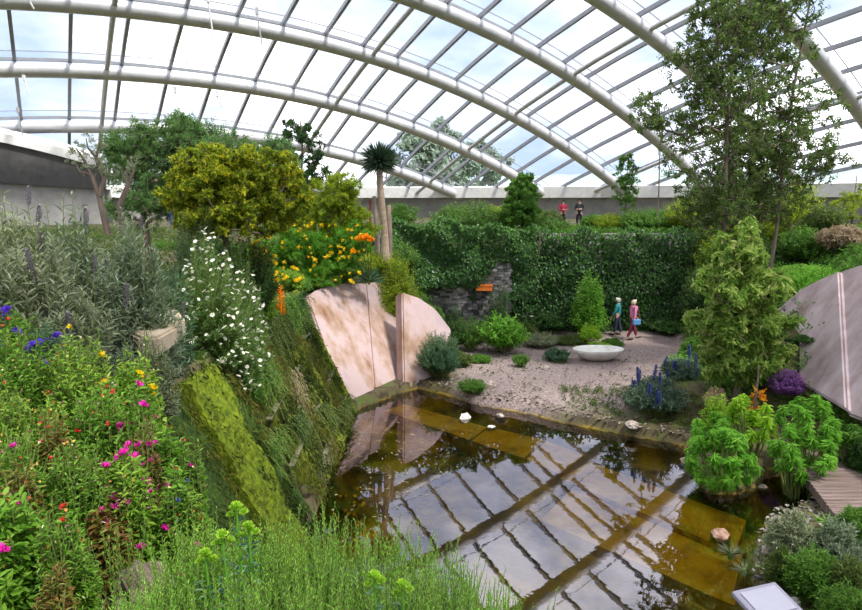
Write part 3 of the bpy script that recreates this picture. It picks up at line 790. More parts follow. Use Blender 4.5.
# ---------------------------------------------------------------- people
M_skin = plain('skin', (.62, .38, .28), .55)
def skinmesh(name, verts, edges, rad, mt, parent, sub=2, rootv=0):
    me = bpy.data.meshes.new(name); me.from_pydata([tuple(v) for v in verts], edges, []); me.update()
    me.materials.append(mt)
    o = bpy.data.objects.new(name, me); col.objects.link(o); o.parent = parent
    md = o.modifiers.new('skin', 'SKIN'); md.use_smooth_shade = True
    for i, sv in enumerate(me.skin_vertices[0].data):
        r = rad[i]; sv.radius = r if isinstance(r, tuple) else (r, r); sv.use_root = (i == rootv)
    ss = o.modifiers.new('smooth', 'SUBSURF'); ss.levels = sub; ss.render_levels = sub
    return o
def person(label, loc, rz, top_m, leg_m, hair_m, stride=.0, arm=(0.15, -.15), hairlen=0.0, bent=0.0, hands_up=False, h=1.68):
    """facing +x before turning by rz"""
    s = h / 1.72
    root = thing('person', label, 'person', loc, rz)
    hip, kn = .92, .49
    def leg(sgn, st):
        return [(0, sgn * .10, hip - .04), (st * .45 + .03 * abs(st), sgn * .10, kn + .01), (st * .95 - (.03 if st < 0 else 0), sgn * .10, .09), (st * .95 + .05, sgn * .105, .045), (st * .95 + .18, sgn * .115, .035)]
    LR = [.085, .06, .038, .04, .028]
    V = [(0, 0, .95), (.0, 0, 1.12), (.0, 0, 1.30), (-.005, 0, 1.42), (.01, 0, 1.50), (.02, 0, 1.58), (.025, 0, 1.66)]
    Rr = [(.13, .10), (.12, .09), (.15, .10), (.12, .08), .05, .085, .07]
    E_ = [(i, i + 1) for i in range(6)]
    if bent:
        V = [(x + bent * max(0, z - .95), y, z) for x, y, z in V]
    legs, arms, hands = {}, {}, {}
    for sgn, st in ((1, stride), (-1, -stride)):
        ch = leg(sgn, st); i0 = len(V); V += ch; Rr += LR; E_ += [(0, i0)] + [(i0 + k, i0 + k + 1) for k in range(4)]
        legs[sgn] = ch
    for sgn, aw in ((1, arm[0]), (-1, arm[1])):
        bx = bent * .45
        if hands_up: ch = [(bx, sgn * .18, 1.41), (bx + .04, sgn * .25, 1.14), (bx + .24, sgn * .12, 1.14), (bx + .30, sgn * .07, 1.15), (bx + .36, sgn * .05, 1.15)]
        else: ch = [(bx, sgn * .18, 1.41), (bx + aw * .35, sgn * .23, 1.13), (bx + aw * 1.1 + .04, sgn * .23, .88), (bx + aw * 1.25 + .05, sgn * .225, .81), (bx + aw * 1.35 + .06, sgn * .22, .76)]
        i0 = len(V); V += ch; Rr += [.06, .042, .028, .03, .026]; E_ += [(2, i0)] + [(i0 + k, i0 + k + 1) for k in range(4)]
        dn = nrm(np.array(ch[4]) - np.array(ch[3])); sd = nrm(np.cross(dn, [0, 1, 0.01]))
        for q in range(4):
            b_ = np.array(ch[4]) + sd * (q - 1.5) * .020; ln = (.065, .075, .07, .055)[q]
            j = len(V); V += [tuple(b_ + dn * .03), tuple(b_ + dn * ln + np.array([0, -sgn * .012, 0]))]; Rr += [.009, .007]; E_ += [(i0 + 4, j), (j, j + 1)]
        j = len(V); tb = np.array(ch[3]) + sd * .035
        V += [tuple(tb), tuple(tb + sd * .015 + dn * .05)]; Rr += [.011, .009]; E_ += [(i0 + 3, j), (j, j + 1)]
        arms[sgn] = ch
    V = [tuple(np.array(v) * s) for v in V]
    Rr = [tuple(np.array(r) * s) if isinstance(r, tuple) else r * s for r in Rr]
    skinmesh('body', V, E_, Rr, M_skin, root, 1)
    hx = V[5]
    # face: nose, eyes, mouth, ears
    g = G()
    g.blob((hx[0] + .098 * s, 0, hx[2] + .0), (.018, .014, .024), 6, 4); obj('nose', g, M_skin, root, smooth=True)
    for sg in (-1, 1):
        g = G(); g.blob((hx[0] + .0 * s, sg * .088 * s, hx[2] + .0), (.02, .012, .032), 6, 4); obj('ear', g, M_skin, root, smooth=True)
    for sg in (-1, 1):
        g = G(); g.blob((hx[0] + .083 * s, sg * .032 * s, hx[2] + .025), (.008, .012, .008), 6, 4); obj('eye', g, M_shoe, root)
    g = G(); g.blob((hx[0] + .084 * s, 0, hx[2] - .045), (.008, .026, .006), 6, 4); obj('mouth', g, M_lip, root)
    # jacket
    V2 = [(bent * .0, 0, .86), (bent * .17, 0, 1.12), (bent * .35, 0, 1.30), (bent * .47, 0, 1.44)]
    R2 = [(.165, .135), (.15, .12), (.17, .125), (.09, .085)]; E2 = [(0, 1), (1, 2), (2, 3)]
    for sgn in (1, -1):
        c = arms[sgn]; i0 = len(V2); V2 += [c[0], c[1], tuple(np.array(c[1]) * .12 + np.array(c[2]) * .88)]; R2 += [.082, .06, .046]; E2 += [(2, i0), (i0, i0 + 1), (i0 + 1, i0 + 2)]
    skinmesh('jacket', [tuple(np.array(v) * s) for v in V2], E2, [tuple(np.array(r) * s) if isinstance(r, tuple) else r * s for r in R2], top_m, root, 2)
    V3 = [(0, 0, .97), (0, 0, .90)]; R3 = [(.145, .115), (.15, .12)]; E3 = [(0, 1)]
    for sgn in (1, -1):
        c = legs[sgn]; i0 = len(V3); V3 += [c[0], c[1], tuple(np.array(c[2]) + [0, 0, .03])]; R3 += [.105, .078, .06]; E3 += [(1, i0), (i0, i0 + 1), (i0 + 1, i0 + 2)]
    skinmesh('trousers', [tuple(np.array(v) * s) for v in V3], E3, [tuple(np.array(r) * s) if isinstance(r, tuple) else r * s for r in R3], leg_m, root, 2)
    for sgn in (1, -1):
        c = legs[sgn][3]; g = G(); g.blob((c[0] * s + .06, c[1] * s, .045), (.15, .055, .05), 10, 6); obj('shoe', g, M_shoe, root, smooth=True)
    g = G()
    th = np.linspace(.001, PI * .62, 9)[:, None]; ph = np.linspace(0, 2 * PI, 19)[None]
    D = np.stack([np.sin(th) * np.cos(ph), np.sin(th) * np.sin(ph), np.cos(th) + 0 * ph], -1)
    Hh_ = D * np.array([.112, .102, .12]) * s
    cut = np.maximum(0, D[..., 0] - .25) * (th > 1.0)
    Hh_[..., 2] += cut * .13
    Hh_[..., 2] -= np.where(D[..., 0] < .1, hairlen * (th > 1.3), 0)
    g.grid(np.array([hx[0] - .008, 0, hx[2] + .025]) + Hh_); obj('hair', g, hair_m, root, smooth=True)
    return root
M_lip = plain('lips', (.35, .10, .09), .5)
M_shoe = plain('shoe_dark', (.05, .04, .04), .5)
M_hairw = plain('white_hair', (.72, .68, .62), .8); M_hairb = plain('blond_grey_hair', (.62, .52, .38), .8); M_haird = plain('dark_hair', (.04, .03, .025), .7)
M_teal = plain('teal_jacket', (.03, .30, .32), .8); M_navy = plain('navy_cloth', (.03, .04, .09), .8)
M_pinkj = plain('pink_jacket', (.68, .22, .42), .8); M_maroon = plain('maroon_trousers', (.24, .03, .07), .8)
M_redj = plain('red_jacket', (.42, .03, .07), .8); M_black = plain('black_cloth', (.025, .025, .03), .8)
M_bag = plain('blue_bag', (.10, .28, .55), .6)
def stand(px, Y): 
    b_ = ground(px, Y); return b_
b_ = stand(632, 26.6); person('person in a pink jacket and maroon trousers walking on the gravel', b_, math.radians(12), M_pinkj, M_maroon, M_hairb, .26, (.25, -.12), .02, h=1.66)
# blue bag carried at the hip
bg_ = thing('shoulder_bag', 'blue bag with a long strap carried by the person in pink', 'bag', b_ + np.array([.05, -.33, .78]), math.radians(12))
g = G(); g.box((0, 0, 0), (.34, .12, .24)); o = obj('bag_body', g, M_bag, bg_)
bv_ = o.modifiers.new('b', 'BEVEL'); bv_.width = .04; bv_.segments = 3
g = G(); g.tube([(-.15, 0, .1), (-.10, .06, .38), (-.02, .17, .66), (.06, .2, .66), (.14, .08, .38), (.15, 0, .1)], .012, 6); obj('strap', g, M_maroon, bg_)
b_ = stand(617, 27.4); person('white haired person in a teal jacket beside the ivy', b_, math.radians(150), M_teal, M_navy, M_hairw, .12, (.15, .1), .0, h=1.62)
b_ = np.array([at(563, 210, 37)[0], 37, UP]); person('person in a red jacket on the upper terrace', b_, math.radians(-80), M_redj, M_black, M_haird, .0, (.1, .1), .02, hands_up=True, h=1.6)
b_ = np.array([at(579.5, 210, 36)[0], 36, UP]); person('person in black standing with folded arms on the upper terrace', b_, math.radians(-110), M_black, M_black, M_haird, .0, (.1, .1), .02, hands_up=True, h=1.66)

# ---------------------------------------------------------------- furniture of the garden
# boat shaped white stone basin
bs = ground(598, 22.9)
root = thing('stone_basin', 'white boat shaped stone basin on the gravel', 'basin', bs, math.radians(3))
th = np.linspace(0, 2 * PI, 49)
def oval(a_, b_2, z_): 
    return np.stack([a_ * np.sign(np.cos(th)) * np.abs(np.cos(th)) ** .9, b_2 * np.sin(th), z_ + 0 * th], 1)
k = 26.2 * 0 + .93
prof = [(.05, .03, .0), (.45, .25, .0), (.70, .42, .12), (.86, .52, .28), (.93, .57, .40), (.90, .54, .42), (.82, .48, .36), (.6, .34, .16), (.3, .16, .09), (.01, .01, .08)]
g = G(); g.grid(np.stack([oval(*q) for q in prof], 0)); obj('bowl', g, M_white_stone, root, smooth=True)
# orange planter
P = at(484, 286, 26.2)
root = thing('planter_box', 'orange rectangular planter box against the rubble wall', 'planter', (P[0], 26.2, P[2] - .08))
M_or = plain('orange_paint', (.80, .20, .03), .5)
g = G(); g.box((0, 0, 0), (.66, .34, .20)); g.box((0, 0, .11), (.70, .38, .04)); o = obj('box', g, M_or, root)
for sx in (-.22, .22):
    g = G(); g.box((sx, .12, -.15), (.05, .24, .10)); obj('bracket', g, M_black, root)
g = G(); st = G(); b0 = rng.normal(0, .08, (30, 3)) * [2, .6, 0] + [0, 0, .12]; sprigs(g, b0, b0 + rng.normal(0, .12, (30, 3)) + [0, 0, .22], 8, .07, .02, stem=st); obj('foliage', g, M_blueg, root)
# boardwalk
corners = np.array([atz(797, 460, .5), atz(900, 446, .5), atz(900, 560, .5), atz(846, 512, .5), atz(822, 482, .5)])
M_plank = noisemat('weathered_plank', [(.09, .06, .05), (.19, .135, .12), (.28, .21, .19)], 3, 6, .8, .3, stretch=(.4, 8, 1), pos=[.3, .5, .7])
root = thing('boardwalk', 'grey brown timber boardwalk at the right edge of the pool', 'boardwalk', (0, 0, 0))
x1 = 12.0
for i in range(34):
    y0 = 9.2 + i * .145
    # left limit along the water
    c = corners[[0, 4, 3, 2]][:, :2]; xl = np.interp(y0, c[::-1, 1], c[::-1, 0]) - .25
    if y0 > c[0, 1] + .5: continue
    g = G(); g.box(((xl + x1) / 2, y0, .5), (x1 - xl, .128, .035)); obj('plank', g, M_plank, root)
c = corners[[0, 4, 3, 2]]
g = G()
for i in range(3): g.bar(c[i] - [.21, 0, .10], c[i + 1] - [.21, 0, .10], .06, .16)
obj('edge_board', g, M_plank, root)
g = G()
for i, t in enumerate((.1, .5, .9)): g.box(c[0] * (1 - t) + c[3] * t + np.array([.25, 0, -.45]), (.1, .1, .8))
obj('post', g, M_plank, root)
# pale sign top in the near corner
q = [at(736, 588, 3.55), at(768, 590, 3.62), at(800, 610, 3.45), at(742, 625, 3.1)]
M_sign = noisemat('pale_lilac_metal', [(.22, .21, .27), (.28, .265, .33)], 1, 3, .35, 0)
cen = np.array([at(768, 604, 3.4)[0], 3.4, at(768, 604, 3.4)[2]])
root = thing('sign_lectern', 'pale lilac grey metal sign top at the bottom edge', 'sign', (cen[0], cen[1], hz(cen[0], cen[1])), math.radians(18))
hgt = cen[2] - hz(cen[0], cen[1])
Mx = np.array(Matrix.Rotation(math.radians(14), 3, 'X'))
g = G(); g.box((0, 0, hgt), (.32, .24, .035), Mx); o = obj('panel', g, M_sign, root); bv_ = o.modifiers.new('b', 'BEVEL'); bv_.width = .012; bv_.segments = 3
g = G(); g.box((0, .0, hgt + .022), (.25, .17, .006), Mx); obj('plate', g, plain('plate_pale', (.36, .35, .42), .3), root)
g = G(); g.box((0, 0, hgt / 2 - .03), (.07, .07, hgt - .02)); obj('post', g, M_sign, root)
# red marker pole and bare trunks near the grass tree
P = ground(371, 24.2); hp = pz(203, 24.2) - P[2]
g = G(); g.tube([(0, 0, 0), (0, 0, hp)], .035, 8); g.box((0, 0, hp + .05), (.09, .09, .10)); g.box((0, 0, .02), (.16, .16, .05))
o = obj('marker_pole', g, plain('dull_red', (.36, .06, .05), .6)); tag(o, 'thin dull red pole beside the spiky headed tree', 'pole'); o.location = tuple(P)

# ---------------------------------------------------------------- planting: far terrace and outside
M_haze = LM('haze_tinted_conifer_leaf', [(.20, .27, .20), (.28, .36, .28), (.40, .47, .38)], .3)  # leaf greens paled to carry the haze of distance
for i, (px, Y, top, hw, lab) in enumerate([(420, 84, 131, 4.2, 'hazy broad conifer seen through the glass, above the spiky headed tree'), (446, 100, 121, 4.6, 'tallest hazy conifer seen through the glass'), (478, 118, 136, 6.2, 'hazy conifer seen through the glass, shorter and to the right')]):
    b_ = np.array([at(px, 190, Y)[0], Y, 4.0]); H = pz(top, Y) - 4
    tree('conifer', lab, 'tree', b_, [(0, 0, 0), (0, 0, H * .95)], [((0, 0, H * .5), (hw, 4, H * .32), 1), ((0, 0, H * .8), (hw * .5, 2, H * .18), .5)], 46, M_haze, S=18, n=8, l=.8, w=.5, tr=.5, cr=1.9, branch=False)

# upper terrace behind the ivy wall
bush('terrace_shrub', 'low yellow green hedge on the terrace beside the person in black', 'shrub', 606, 31.5, 16, 209, M_yel, .09, .05, 120, 14)
bush('terrace_shrub', 'bright green rounded shrub on the terrace above the ivy', 'shrub', 642, 31, 32, 206, M_mid, .12, .06, 240, 16)
bush('terrace_shrub', 'yellow green shrub on the terrace in front of the tall trees', 'shrub', 684, 30.5, 26, 196, M_yel, .12, .06, 200, 16)
bush('terrace_shrub', 'low shrub on the terrace left of the cone shaped tree', 'shrub', 480, 31, 30, 199, M_ivyl, .12, .07, 220, 16)
bush('terrace_shrub', 'low ivy green shrub on the terrace below the tall conifers outside', 'shrub', 430, 28.6, 42, 198, M_ivyl, .12, .07, 320, 18)
bush('terrace_shrub', 'small leafy shrub on the terrace below the person in red', 'shrub', 553, 31, 20, 216, M_ivyl, .1, .06, 140, 14)
def conic(name, label, px, Y, top, hw, mt, K=40, l=.14, w=.05):
    b_ = ground(px, Y); b_[2] = UP; R, H = radii(px, Y, hw, top, b_)
    env = [((0, 0, H * .3), (R, R, H * .22), 3), ((0, 0, H * .55), (R * .6, R * .6, H * .22), 2), ((0, 0, H * .8), (R * .28, R * .28, H * .17), 1)]
    tree(name, label, 'tree', b_, [(0, 0, 0), (0, 0, H * .95)], env, K, mt, S=14, n=12, l=l, w=w, tr=.07, cr=.32, up=.6, branch=False)
conic('conical_tree', 'cone shaped light green tree standing above the ivy wall', 521, 31.5, 166, 28, M_mid, 130)
for i_, (px, Y, hw, top, m_, lab) in enumerate([(400, 33, 22, 200, M_mid, 'below the bare trunks'), (452, 33, 24, 203, M_ivyl, 'above the ivy cascade'), (495, 33.5, 20, 205, M_yel, 'left of the cone shaped tree'), (545, 33, 20, 207, M_oliv, 'left of the person in red'), (592, 34.5, 12, 214, M_mid, 'just right of the person in black'), (625, 33.5, 20, 212, M_yel, 'below the pale sapling'), (662, 33, 22, 210, M_mid, 'left of the tall trees'), (340, 34, 30, 196, M_mid, 'left of the bare trunks'), (300, 33, 30, 192, M_yel, 'behind the dark fine leaved tree')]):
    bush('terrace_hedge', 'green hedge plant along the back terrace edge, ' + lab, 'hedge', px, Y, hw, top, m_, .16, .07, 200, 14)
def sapling(name, label, px, Y, top, hw, mt, K=26, base=None, l=.1, w=.05, lean=0, cat='tree', S=7, low=.25, cr=.3):
    b_ = ground(px, Y) if base is None else base
    R, H = radii(px, Y, hw, top, b_)
    tree(name, label, cat, b_, [(0, 0, 0), (lean * .5, 0, H * .5), (lean, 0, H)], [((lean * .6, 0, H * (low + 1) / 2), (R, R, H * (1 - low) / 2), 1)], K, mt, S=S, n=10, l=l, w=w, tr=.05, cr=cr)
sapling('sapling', 'slender pale sapling on the terrace against the sky', 624, 31.5, 152, 13, M_mid, 60)
sapling('young_tree', 'pale leaved tree on the terrace at the far right edge', 850, 27, 176, 26, M_yel, 30)
# trees and shrubs along the right terrace
for (px, Y, hw, top, m_, l, lab) in [(735, 27, 40, 185, M_yel, .12, 'yellow green bush behind the tall airy trees'), (790, 26, 38, 178, M_yel, .12, 'yellow green tall bush right of the airy trees'),
                                   (755, 24, 34, 232, M_dark, .13, 'dark green bush on the right bank top'), (800, 23.5, 30, 226, M_mid, .12, 'leafy green bush behind the bright green mound'),
                                   (842, 22, 24, 226, M_straw, .14, 'pinkish straw coloured grass clump at the far right'), (700, 28.2, 26, 222, M_oliv, .12, 'olive bush spilling over the ivy wall'),
                                   (824, 24, 26, 205, M_oliv, .11, 'olive green bush behind the straw coloured clump')]:
    bush('terrace_shrub', lab, 'shrub', px, Y, hw, top, m_, l * 1.25, l * .55, 460, 16)
for (px, Y, hw, top, m_, lab) in [(712, 26.5, 30, 232, M_mid, 'green shrub at the right end of the ivy wall'), (748, 24.5, 34, 240, M_dark, 'dark green shrub on the slope behind the light green tree, upper'), (700, 25.5, 24, 268, M_dark, 'dark shrub at the ivy wall foot behind the light green tree'), (730, 22.5, 30, 275, M_oliv, 'olive shrub on the slope behind the light green tree, middle'), (770, 22, 28, 262, M_mid, 'green shrub left of the bright mound'), (745, 20.5, 26, 306, M_dark, 'dark shrub low on the slope behind the light green tree'), (712, 23.5, 22, 305, M_ivy, 'dark glossy shrub right of the gravel path end'), (778, 19.6, 22, 300, M_oliv, 'olive shrub touching the end of the leaning slabs'), (690, 21.5, 14, 334, M_mid, 'small green shrub at the end of the gravel beside the path'), (705, 19.5, 16, 342, M_oliv, 'olive shrub behind the echiums')]:
    bush('slope_shrub', lab, 'shrub', px, Y, hw, top, m_, .14, .06, 300, 16)
bush('mounded_shrub', 'bright green dense mound above the leaning slabs on the right', 'shrub', 806, 19.2, 42, 264, M_brt, .11, .03, 620, 20, amp=.12, rmin=.8, up=.6)
bush('mounded_shrub', 'dark shrub below the bright green mound', 'shrub', 765, 18.8, 24, 318, M_dark, .10, .04, 200, 16)

# tall airy trees
M_airy = LM('airy_leaf', [(.04, .08, .02), (.13, .22, .05), (.34, .44, .12)], .5)
def airy(label, px, Y, env_px, lean, tr, K, mt, S, l, w, top, cr=.42):
    b_ = ground(px, Y); dep = Y * 1.0
    H = pz(top, Y) - b_[2]
    env = []
    for (ex, ey, rx, ry, wt) in env_px:
        c_ = at(ex, ey, Y) - b_
        env.append((c_, (rx * Y / F, rx * Y / F * .8, ry * Y / F), wt))
    tree('tall_airy_tree', label, 'tree', b_, [(0, 0, 0), (lean * .3, 0, H * .4), (lean * .8, 0, H * .75), (lean, 0, H)], env, K, mt, S=S, n=9, l=l, w=w, tr=tr, cr=cr, spread=1.1)
airy('tall airy tree with a straight grey trunk, left of the pair', 712, 20, [(705, 60, 34, 75, 2), (735, 130, 50, 60, 2), (690, 130, 30, 45, 1), (715, 200, 42, 32, 2), (655, 110, 26, 20, .5), (735, 20, 45, 50, 1.4)], 0, .09, 440, M_airy, 4, .12, .055, -60, cr=.55)
airy('tall airy tree with thin leaning stems, right of the pair', 762, 21, [(775, 60, 38, 70, 2), (790, 140, 46, 50, 2), (750, 170, 40, 45, 2), (820, 160, 26, 25, .6), (770, 5, 50, 40, 1.2)], .7, .07, 430, M_airy, 4, .12, .055, -60, cr=.55)
airy('thin airy tree between the two tall ones', 738, 22, [(745, 40, 50, 60, 2), (740, 120, 50, 60, 2), (752, 200, 60, 40, 3), (810, 110, 30, 50, .8)], .3, .05, 330, M_airy, 4, .12, .055, -40, cr=.55)
airy('thin airy sapling left of the tall trees with dangling leaves', 655, 30.5, [(650, 115, 22, 22, 1), (672, 150, 18, 34, 1), (640, 100, 12, 10, .4)], .1, .04, 24, M_airy, 6, .12, .05, 90, cr=.4)
# strawberry tree in the middle right
b_ = ground(735, 16)
env = [(at(ex, ey, 16) - b_, (rx * 16 / F, rx * 16 / F, ry * 16 / F), wt) for ex, ey, rx, ry, wt in [(738, 245, 30, 22, 1), (742, 285, 44, 26, 2), (730, 325, 38, 24, 2), (765, 320, 28, 18, 1), (738, 362, 32, 20, 1.2), (770, 352, 16, 10, .5)]]
H = pz(225, 16) - b_[2]
tree('strawberry_tree', 'bushy light green tree with pale leaf tips in front of the ivy wall', 'tree', b_, [(0, 0, 0), (.1, 0, H * .35), (-.1, 0, H * .7), (0, 0, H)], env, 210, LM('arbutus_leaf', [(.09, .19, .03), (.26, .42, .07), (.62, .62, .24)], .5), S=8, n=10, l=.18, w=.07, tr=.10, cr=.36, spread=1.1, up=.1, curl=.4)

# ---------------------------------------------------------------- lower terrace planting
bush('leafy_shrub', 'bright green large leaved shrub on the gravel left of the ivy wall', 'shrub', 503, 24.0, 27, 306, M_brt, .20, .09, 150, 13, spread=.9)
bush('leafy_shrub', 'light green small tree shaped shrub in front of the ivy', 'shrub', 589, 27.2, 22, 270, M_brt, .17, .08, 230, 14)
bush('mounded_shrub', 'grey green bushy mound at the foot of the pale slab', 'shrub', 441, 20.6, 27, 332, M_blueg, .12, .025, 380, 20, spread=.7)
bush('mounded_shrub', 'small bright tuft of foliage at the pool edge below the slab', 'shrub', 473, 18.9, 18, 379, M_mid, .08, .025, 160, 16)
bush('mounded_shrub', 'low dark green mound left of the stone basin', 'shrub', 556, 23.0, 17, 348, M_blueg, .10, .03, 160, 16)
bush('mounded_shrub', 'low grey green mound behind the stone basin', 'shrub', 541, 25.2, 22, 333, M_grey, .11, .035, 180, 15)
bush('mounded_shrub', 'olive low mound below the persons on the gravel', 'shrub', 570, 25.6, 22, 336, M_oliv, .11, .035, 180, 15)
bush('mounded_shrub', 'small green mound at the foot of the large leaved shrub', 'shrub', 470, 24.5, 20, 316, M_mid, .11, .04, 160, 15)
bush('mounded_shrub', 'narrow low green clump between the slab and the gravel', 'shrub', 520, 22.0, 11, 353, M_mid, .08, .03, 80, 13)
bush('fern', 'lime green fern like tuft behind the stone basin', 'fern', 602, 24.0, 15, 341, M_lime, .14, .03, 60, 18, spread=.7)
bush('fern', 'yellow green spiky tuft in front of the young shrub by the ivy', 'fern', 590, 25.5, 12, 322, M_lime, .22, .03, 50, 10, spread=.4)
bush('mounded_shrub', 'dark ivy mound at the ivy wall foot right of the pink jacket', 'shrub', 668, 27.9, 32, 318, M_ivy, .14, .08, 200, 14)
bush('mounded_shrub', 'dark low mound at the ivy wall foot left of the pale tree shrub', 'shrub', 545, 27.8, 22, 310, M_dark, .14, .08, 160, 14)
bush('mounded_shrub', 'dark bush between the rubble wall and the leaning slab', 'shrub', 428, 24, 22, 300, M_mid, .12, .05, 180, 14)
bush('mounded_shrub', 'green shrub on top of the leaning slab, right end', 'shrub', 396, 23.0, 26, 255, M_yel, .13, .045, 420, 18)
bush('mounded_shrub', 'grey green climber clump left of the orange planter', 'shrub', 455, 25.6, 16, 300, M_blueg, .12, .04, 90, 14)
bush('mounded_shrub', 'blue green shrub under the orange planter', 'shrub', 497, 26.0, 16, 276, M_blueg, .12, .04, 130, 15)
for (px, Y, hw, top, m_, lab) in [(452, 24.5, 20, 318, M_dark, 'dark green shrub behind the grey green mound'), (460, 22.2, 14, 352, M_oliv, 'olive shrub right of the grey green mound'), (424, 22.4, 16, 318, M_oliv, 'olive shrub growing against the back of the slab'), (445, 27, 20, 300, M_dark, 'dark shrub at the foot of the rubble wall'), (404, 25.0, 24, 240, M_ivyl, 'ivy green shrub behind the slab top'), (415, 23.4, 18, 284, M_yel, 'yellow green shrub on the sloping slab top'), (480, 22.8, 12, 355, M_mid, 'small tuft on the gravel near the slab'), (523, 26.5, 20, 322, M_oliv, 'olive mound at the ivy foot behind the large leaved shrub'), (612, 25, 12, 338, M_mid, 'small green mound near the person in teal')]:
    bush('mounded_shrub', lab, 'shrub', px, Y, hw, top, m_, .12, .045, 200, 15)
# blue echiums
M_bechi = LM('blue_echium_leaf', [(.06, .11, .07), (.14, .22, .15), (.28, .38, .26)], .3)
for (px, Y, hw, top, n_, lab) in [(655, 16.6, 33, 366, 10, 'blue spiked echium clump nearest the water'), (682, 18.0, 22, 350, 7, 'tallest blue spiked echium clump behind the pool edge'), (637, 17.4, 14, 384, 4, 'small blue spiked echium clump at the left of its bed')]:
    r_, t_, b_ = bush('echium', lab, 'echium', px, Y, hw, top + 10, M_bechi, .19, .038, 170, 15, group='blue echiums by the gravel', spread=.75, up=.5)
    put_flowers(r_, 'flower_spike', F_blue, t_, n_, (.5, .8), .25)
bush('mounded_shrub', 'lime green low shrub beside the blue echiums', 'shrub', 712, 15.4, 15, 383, M_lime, .12, .04, 80, 13)
bush('leafy_shrub', 'fresh green shrub behind the tallest blue echium', 'shrub', 678, 19.0, 20, 352, M_brt, .13, .06, 110, 13)
# euphorbias and lavender on the right bank
def euph(label, px, Y, hw, top, mt=M_brt, S=70, l=.17):
    bs = ground(px, Y) - [0, 0, .02]; R_, H = radii(px, Y, hw, top, bs)
    root = thing('euphorbia', label, 'euphorbia', bs, 0, 'leafy euphorbias on the right bank')
    K = max(9, S // 3)
    d, f = lump_dirs(K, -.85, 5, .2)
    c = np.stack([d[:, 0] * R_, d[:, 1] * R_, H - R_ * .95 + d[:, 2] * R_ * .95], 1); c[:, 2] = np.maximum(c[:, 2], .12)
    b0 = c * [.25, .25, .05]
    g, st = G(), G()
    ax = nrm(c - b0)
    sprigs(g, c - ax * .20, c + ax * .03, 46, l, .036, 0.0, 1.25, 0, None, .01, -.25, .12, .35)
    for q in range(len(c)): st.tube([b0[q], (b0[q] + c[q]) / 2 + [0, 0, .05], c[q]], [.018, .014, .01], 5, cap=False)
    obj('foliage', g, mt, root); obj('stems', st, M_stem, root)
euph('lime green euphorbia with the brightest rosette, left of the lavender', 750, 13.6, 21, 394, M_lime, 60)
euph('bright green euphorbia below the lavender', 800, 13.2, 26, 396, M_brt, 80)
euph('large green euphorbia leaning over the pool by the boulder', 720, 12.7, 33, 430, M_brt, 130)
euph('green euphorbia at the left behind the large one', 712, 13.6, 20, 414, M_brt, 60)
euph('green euphorbia above the boardwalk end', 795, 12.6, 26, 425, M_brt, 80)
euph('dark green euphorbia behind the boardwalk', 848, 13.2, 26, 420, M_mid, 90)
r_, t_, b_ = bush('lavender', 'round purple flowering lavender bush below the leaning slabs', 'lavender', 786, 15.7, 19, 369, M_lav_f, .06, .03, 520, 16, amp=.1, rmin=.8, base=fixed(786, 15.7, pz(398, 15.7)))
for (px, Y, hw, top, m_, lab) in [(762, 16.4, 24, 362, M_mid, 'green shrub left of the purple lavender'), (822, 15.0, 26, 378, M_oliv, 'olive shrub right of the purple lavender'), (848, 14.2, 26, 395, M_mid, 'low shrub at the slab foot at the right edge'),
                                 (815, 16.5, 22, 362, M_dark, 'dark shrub at the foot of the leaning slabs'), (858, 12.8, 18, 428, M_dark, 'dark glossy shrub at the right edge by the planks'), (744, 17.8, 20, 352, M_dark, 'dark undergrowth shrub around the light green tree trunk'),
                                 (785, 18.0, 22, 345, M_dark, 'dark shrub left of the slab foot'), (866, 14.6, 20, 400, M_yel, 'yellow green shrub under the slabs at the right edge'), (838, 16.0, 16, 385, M_grey, 'grey green small shrub on the slab foot')]:
    bush('bank_shrub', lab, 'shrub', px, Y, hw, top, m_, .10, .035, 190, 16)
needles('needle_shrub', 'dark upright fine leaved shrub beside the leaning slabs', 'shrub', 792, 17.0, 12, 352, M_dark, 40, 30, .06, .012)
sapling('flowering_herb', 'small orange tipped plant left of the lavender', 753, 14.8, 366, 6, M_org_f, 6, l=.05, w=.03, cat='plant')
# near right bank
for (px, Y, hw, top, m_, lab) in [(792, 9.6, 26, 512, M_grey, 'grey green soft shrub left of the aloe rosette'), (832, 9.3, 30, 520, M_echi, 'grey green shrub in the near right corner'), (856, 9.9, 20, 508, M_mid, 'green shrub at the right edge below the boardwalk'),
                                 (812, 8.6, 30, 550, M_mid, 'green low shrub among white pebbles'), (850, 8.3, 26, 556, M_oliv, 'olive low shrub in the bottom right corner'), (778, 9.0, 14, 548, M_oliv, 'small olive clump at the water edge'), (846, 7.7, 30, 588, M_mid, 'lowest green shrub at the bottom right')]:
    bush('bank_shrub', lab, 'shrub', px, Y, hw, top, m_, .10, .024, 300, 20, spread=.7, up=.4)
def rosette(name, label, cat, px, Y, hw, top, mt, n=40, w=.03, dz=0.0, tilt=.6, gz=None):
    b_ = (ground(px, Y) if gz is None else fixed(px, Y, gz)) + [0, 0, dz]; R, H = radii(px, Y, hw, top, b_)
    root = thing(name, label, cat, b_)
    d = nrm(np.concatenate([rng.normal(0, 1, (n, 2)), rng.uniform(.15, 1.6, (n, 1))], 1))
    g = G(); g.leaves(d * .02 + [0, 0, .05 * H], d, [0, 0, 1.] - d * .3, R * rng.uniform(.8, 1.15, n), w, curl=.25, wide=.3)
    obj('leaves', g, mt, root)
    g = G(); g.blob((0, 0, .02), (.05, .05, .08), 8, 4); obj('stem', g, M_stem, root)
    return root, H
rosette('aloe', 'spiky aloe rosette above the near right shrubs', 'aloe', 826, 10.2, 13, 492, M_mid, 34, .05, .25)
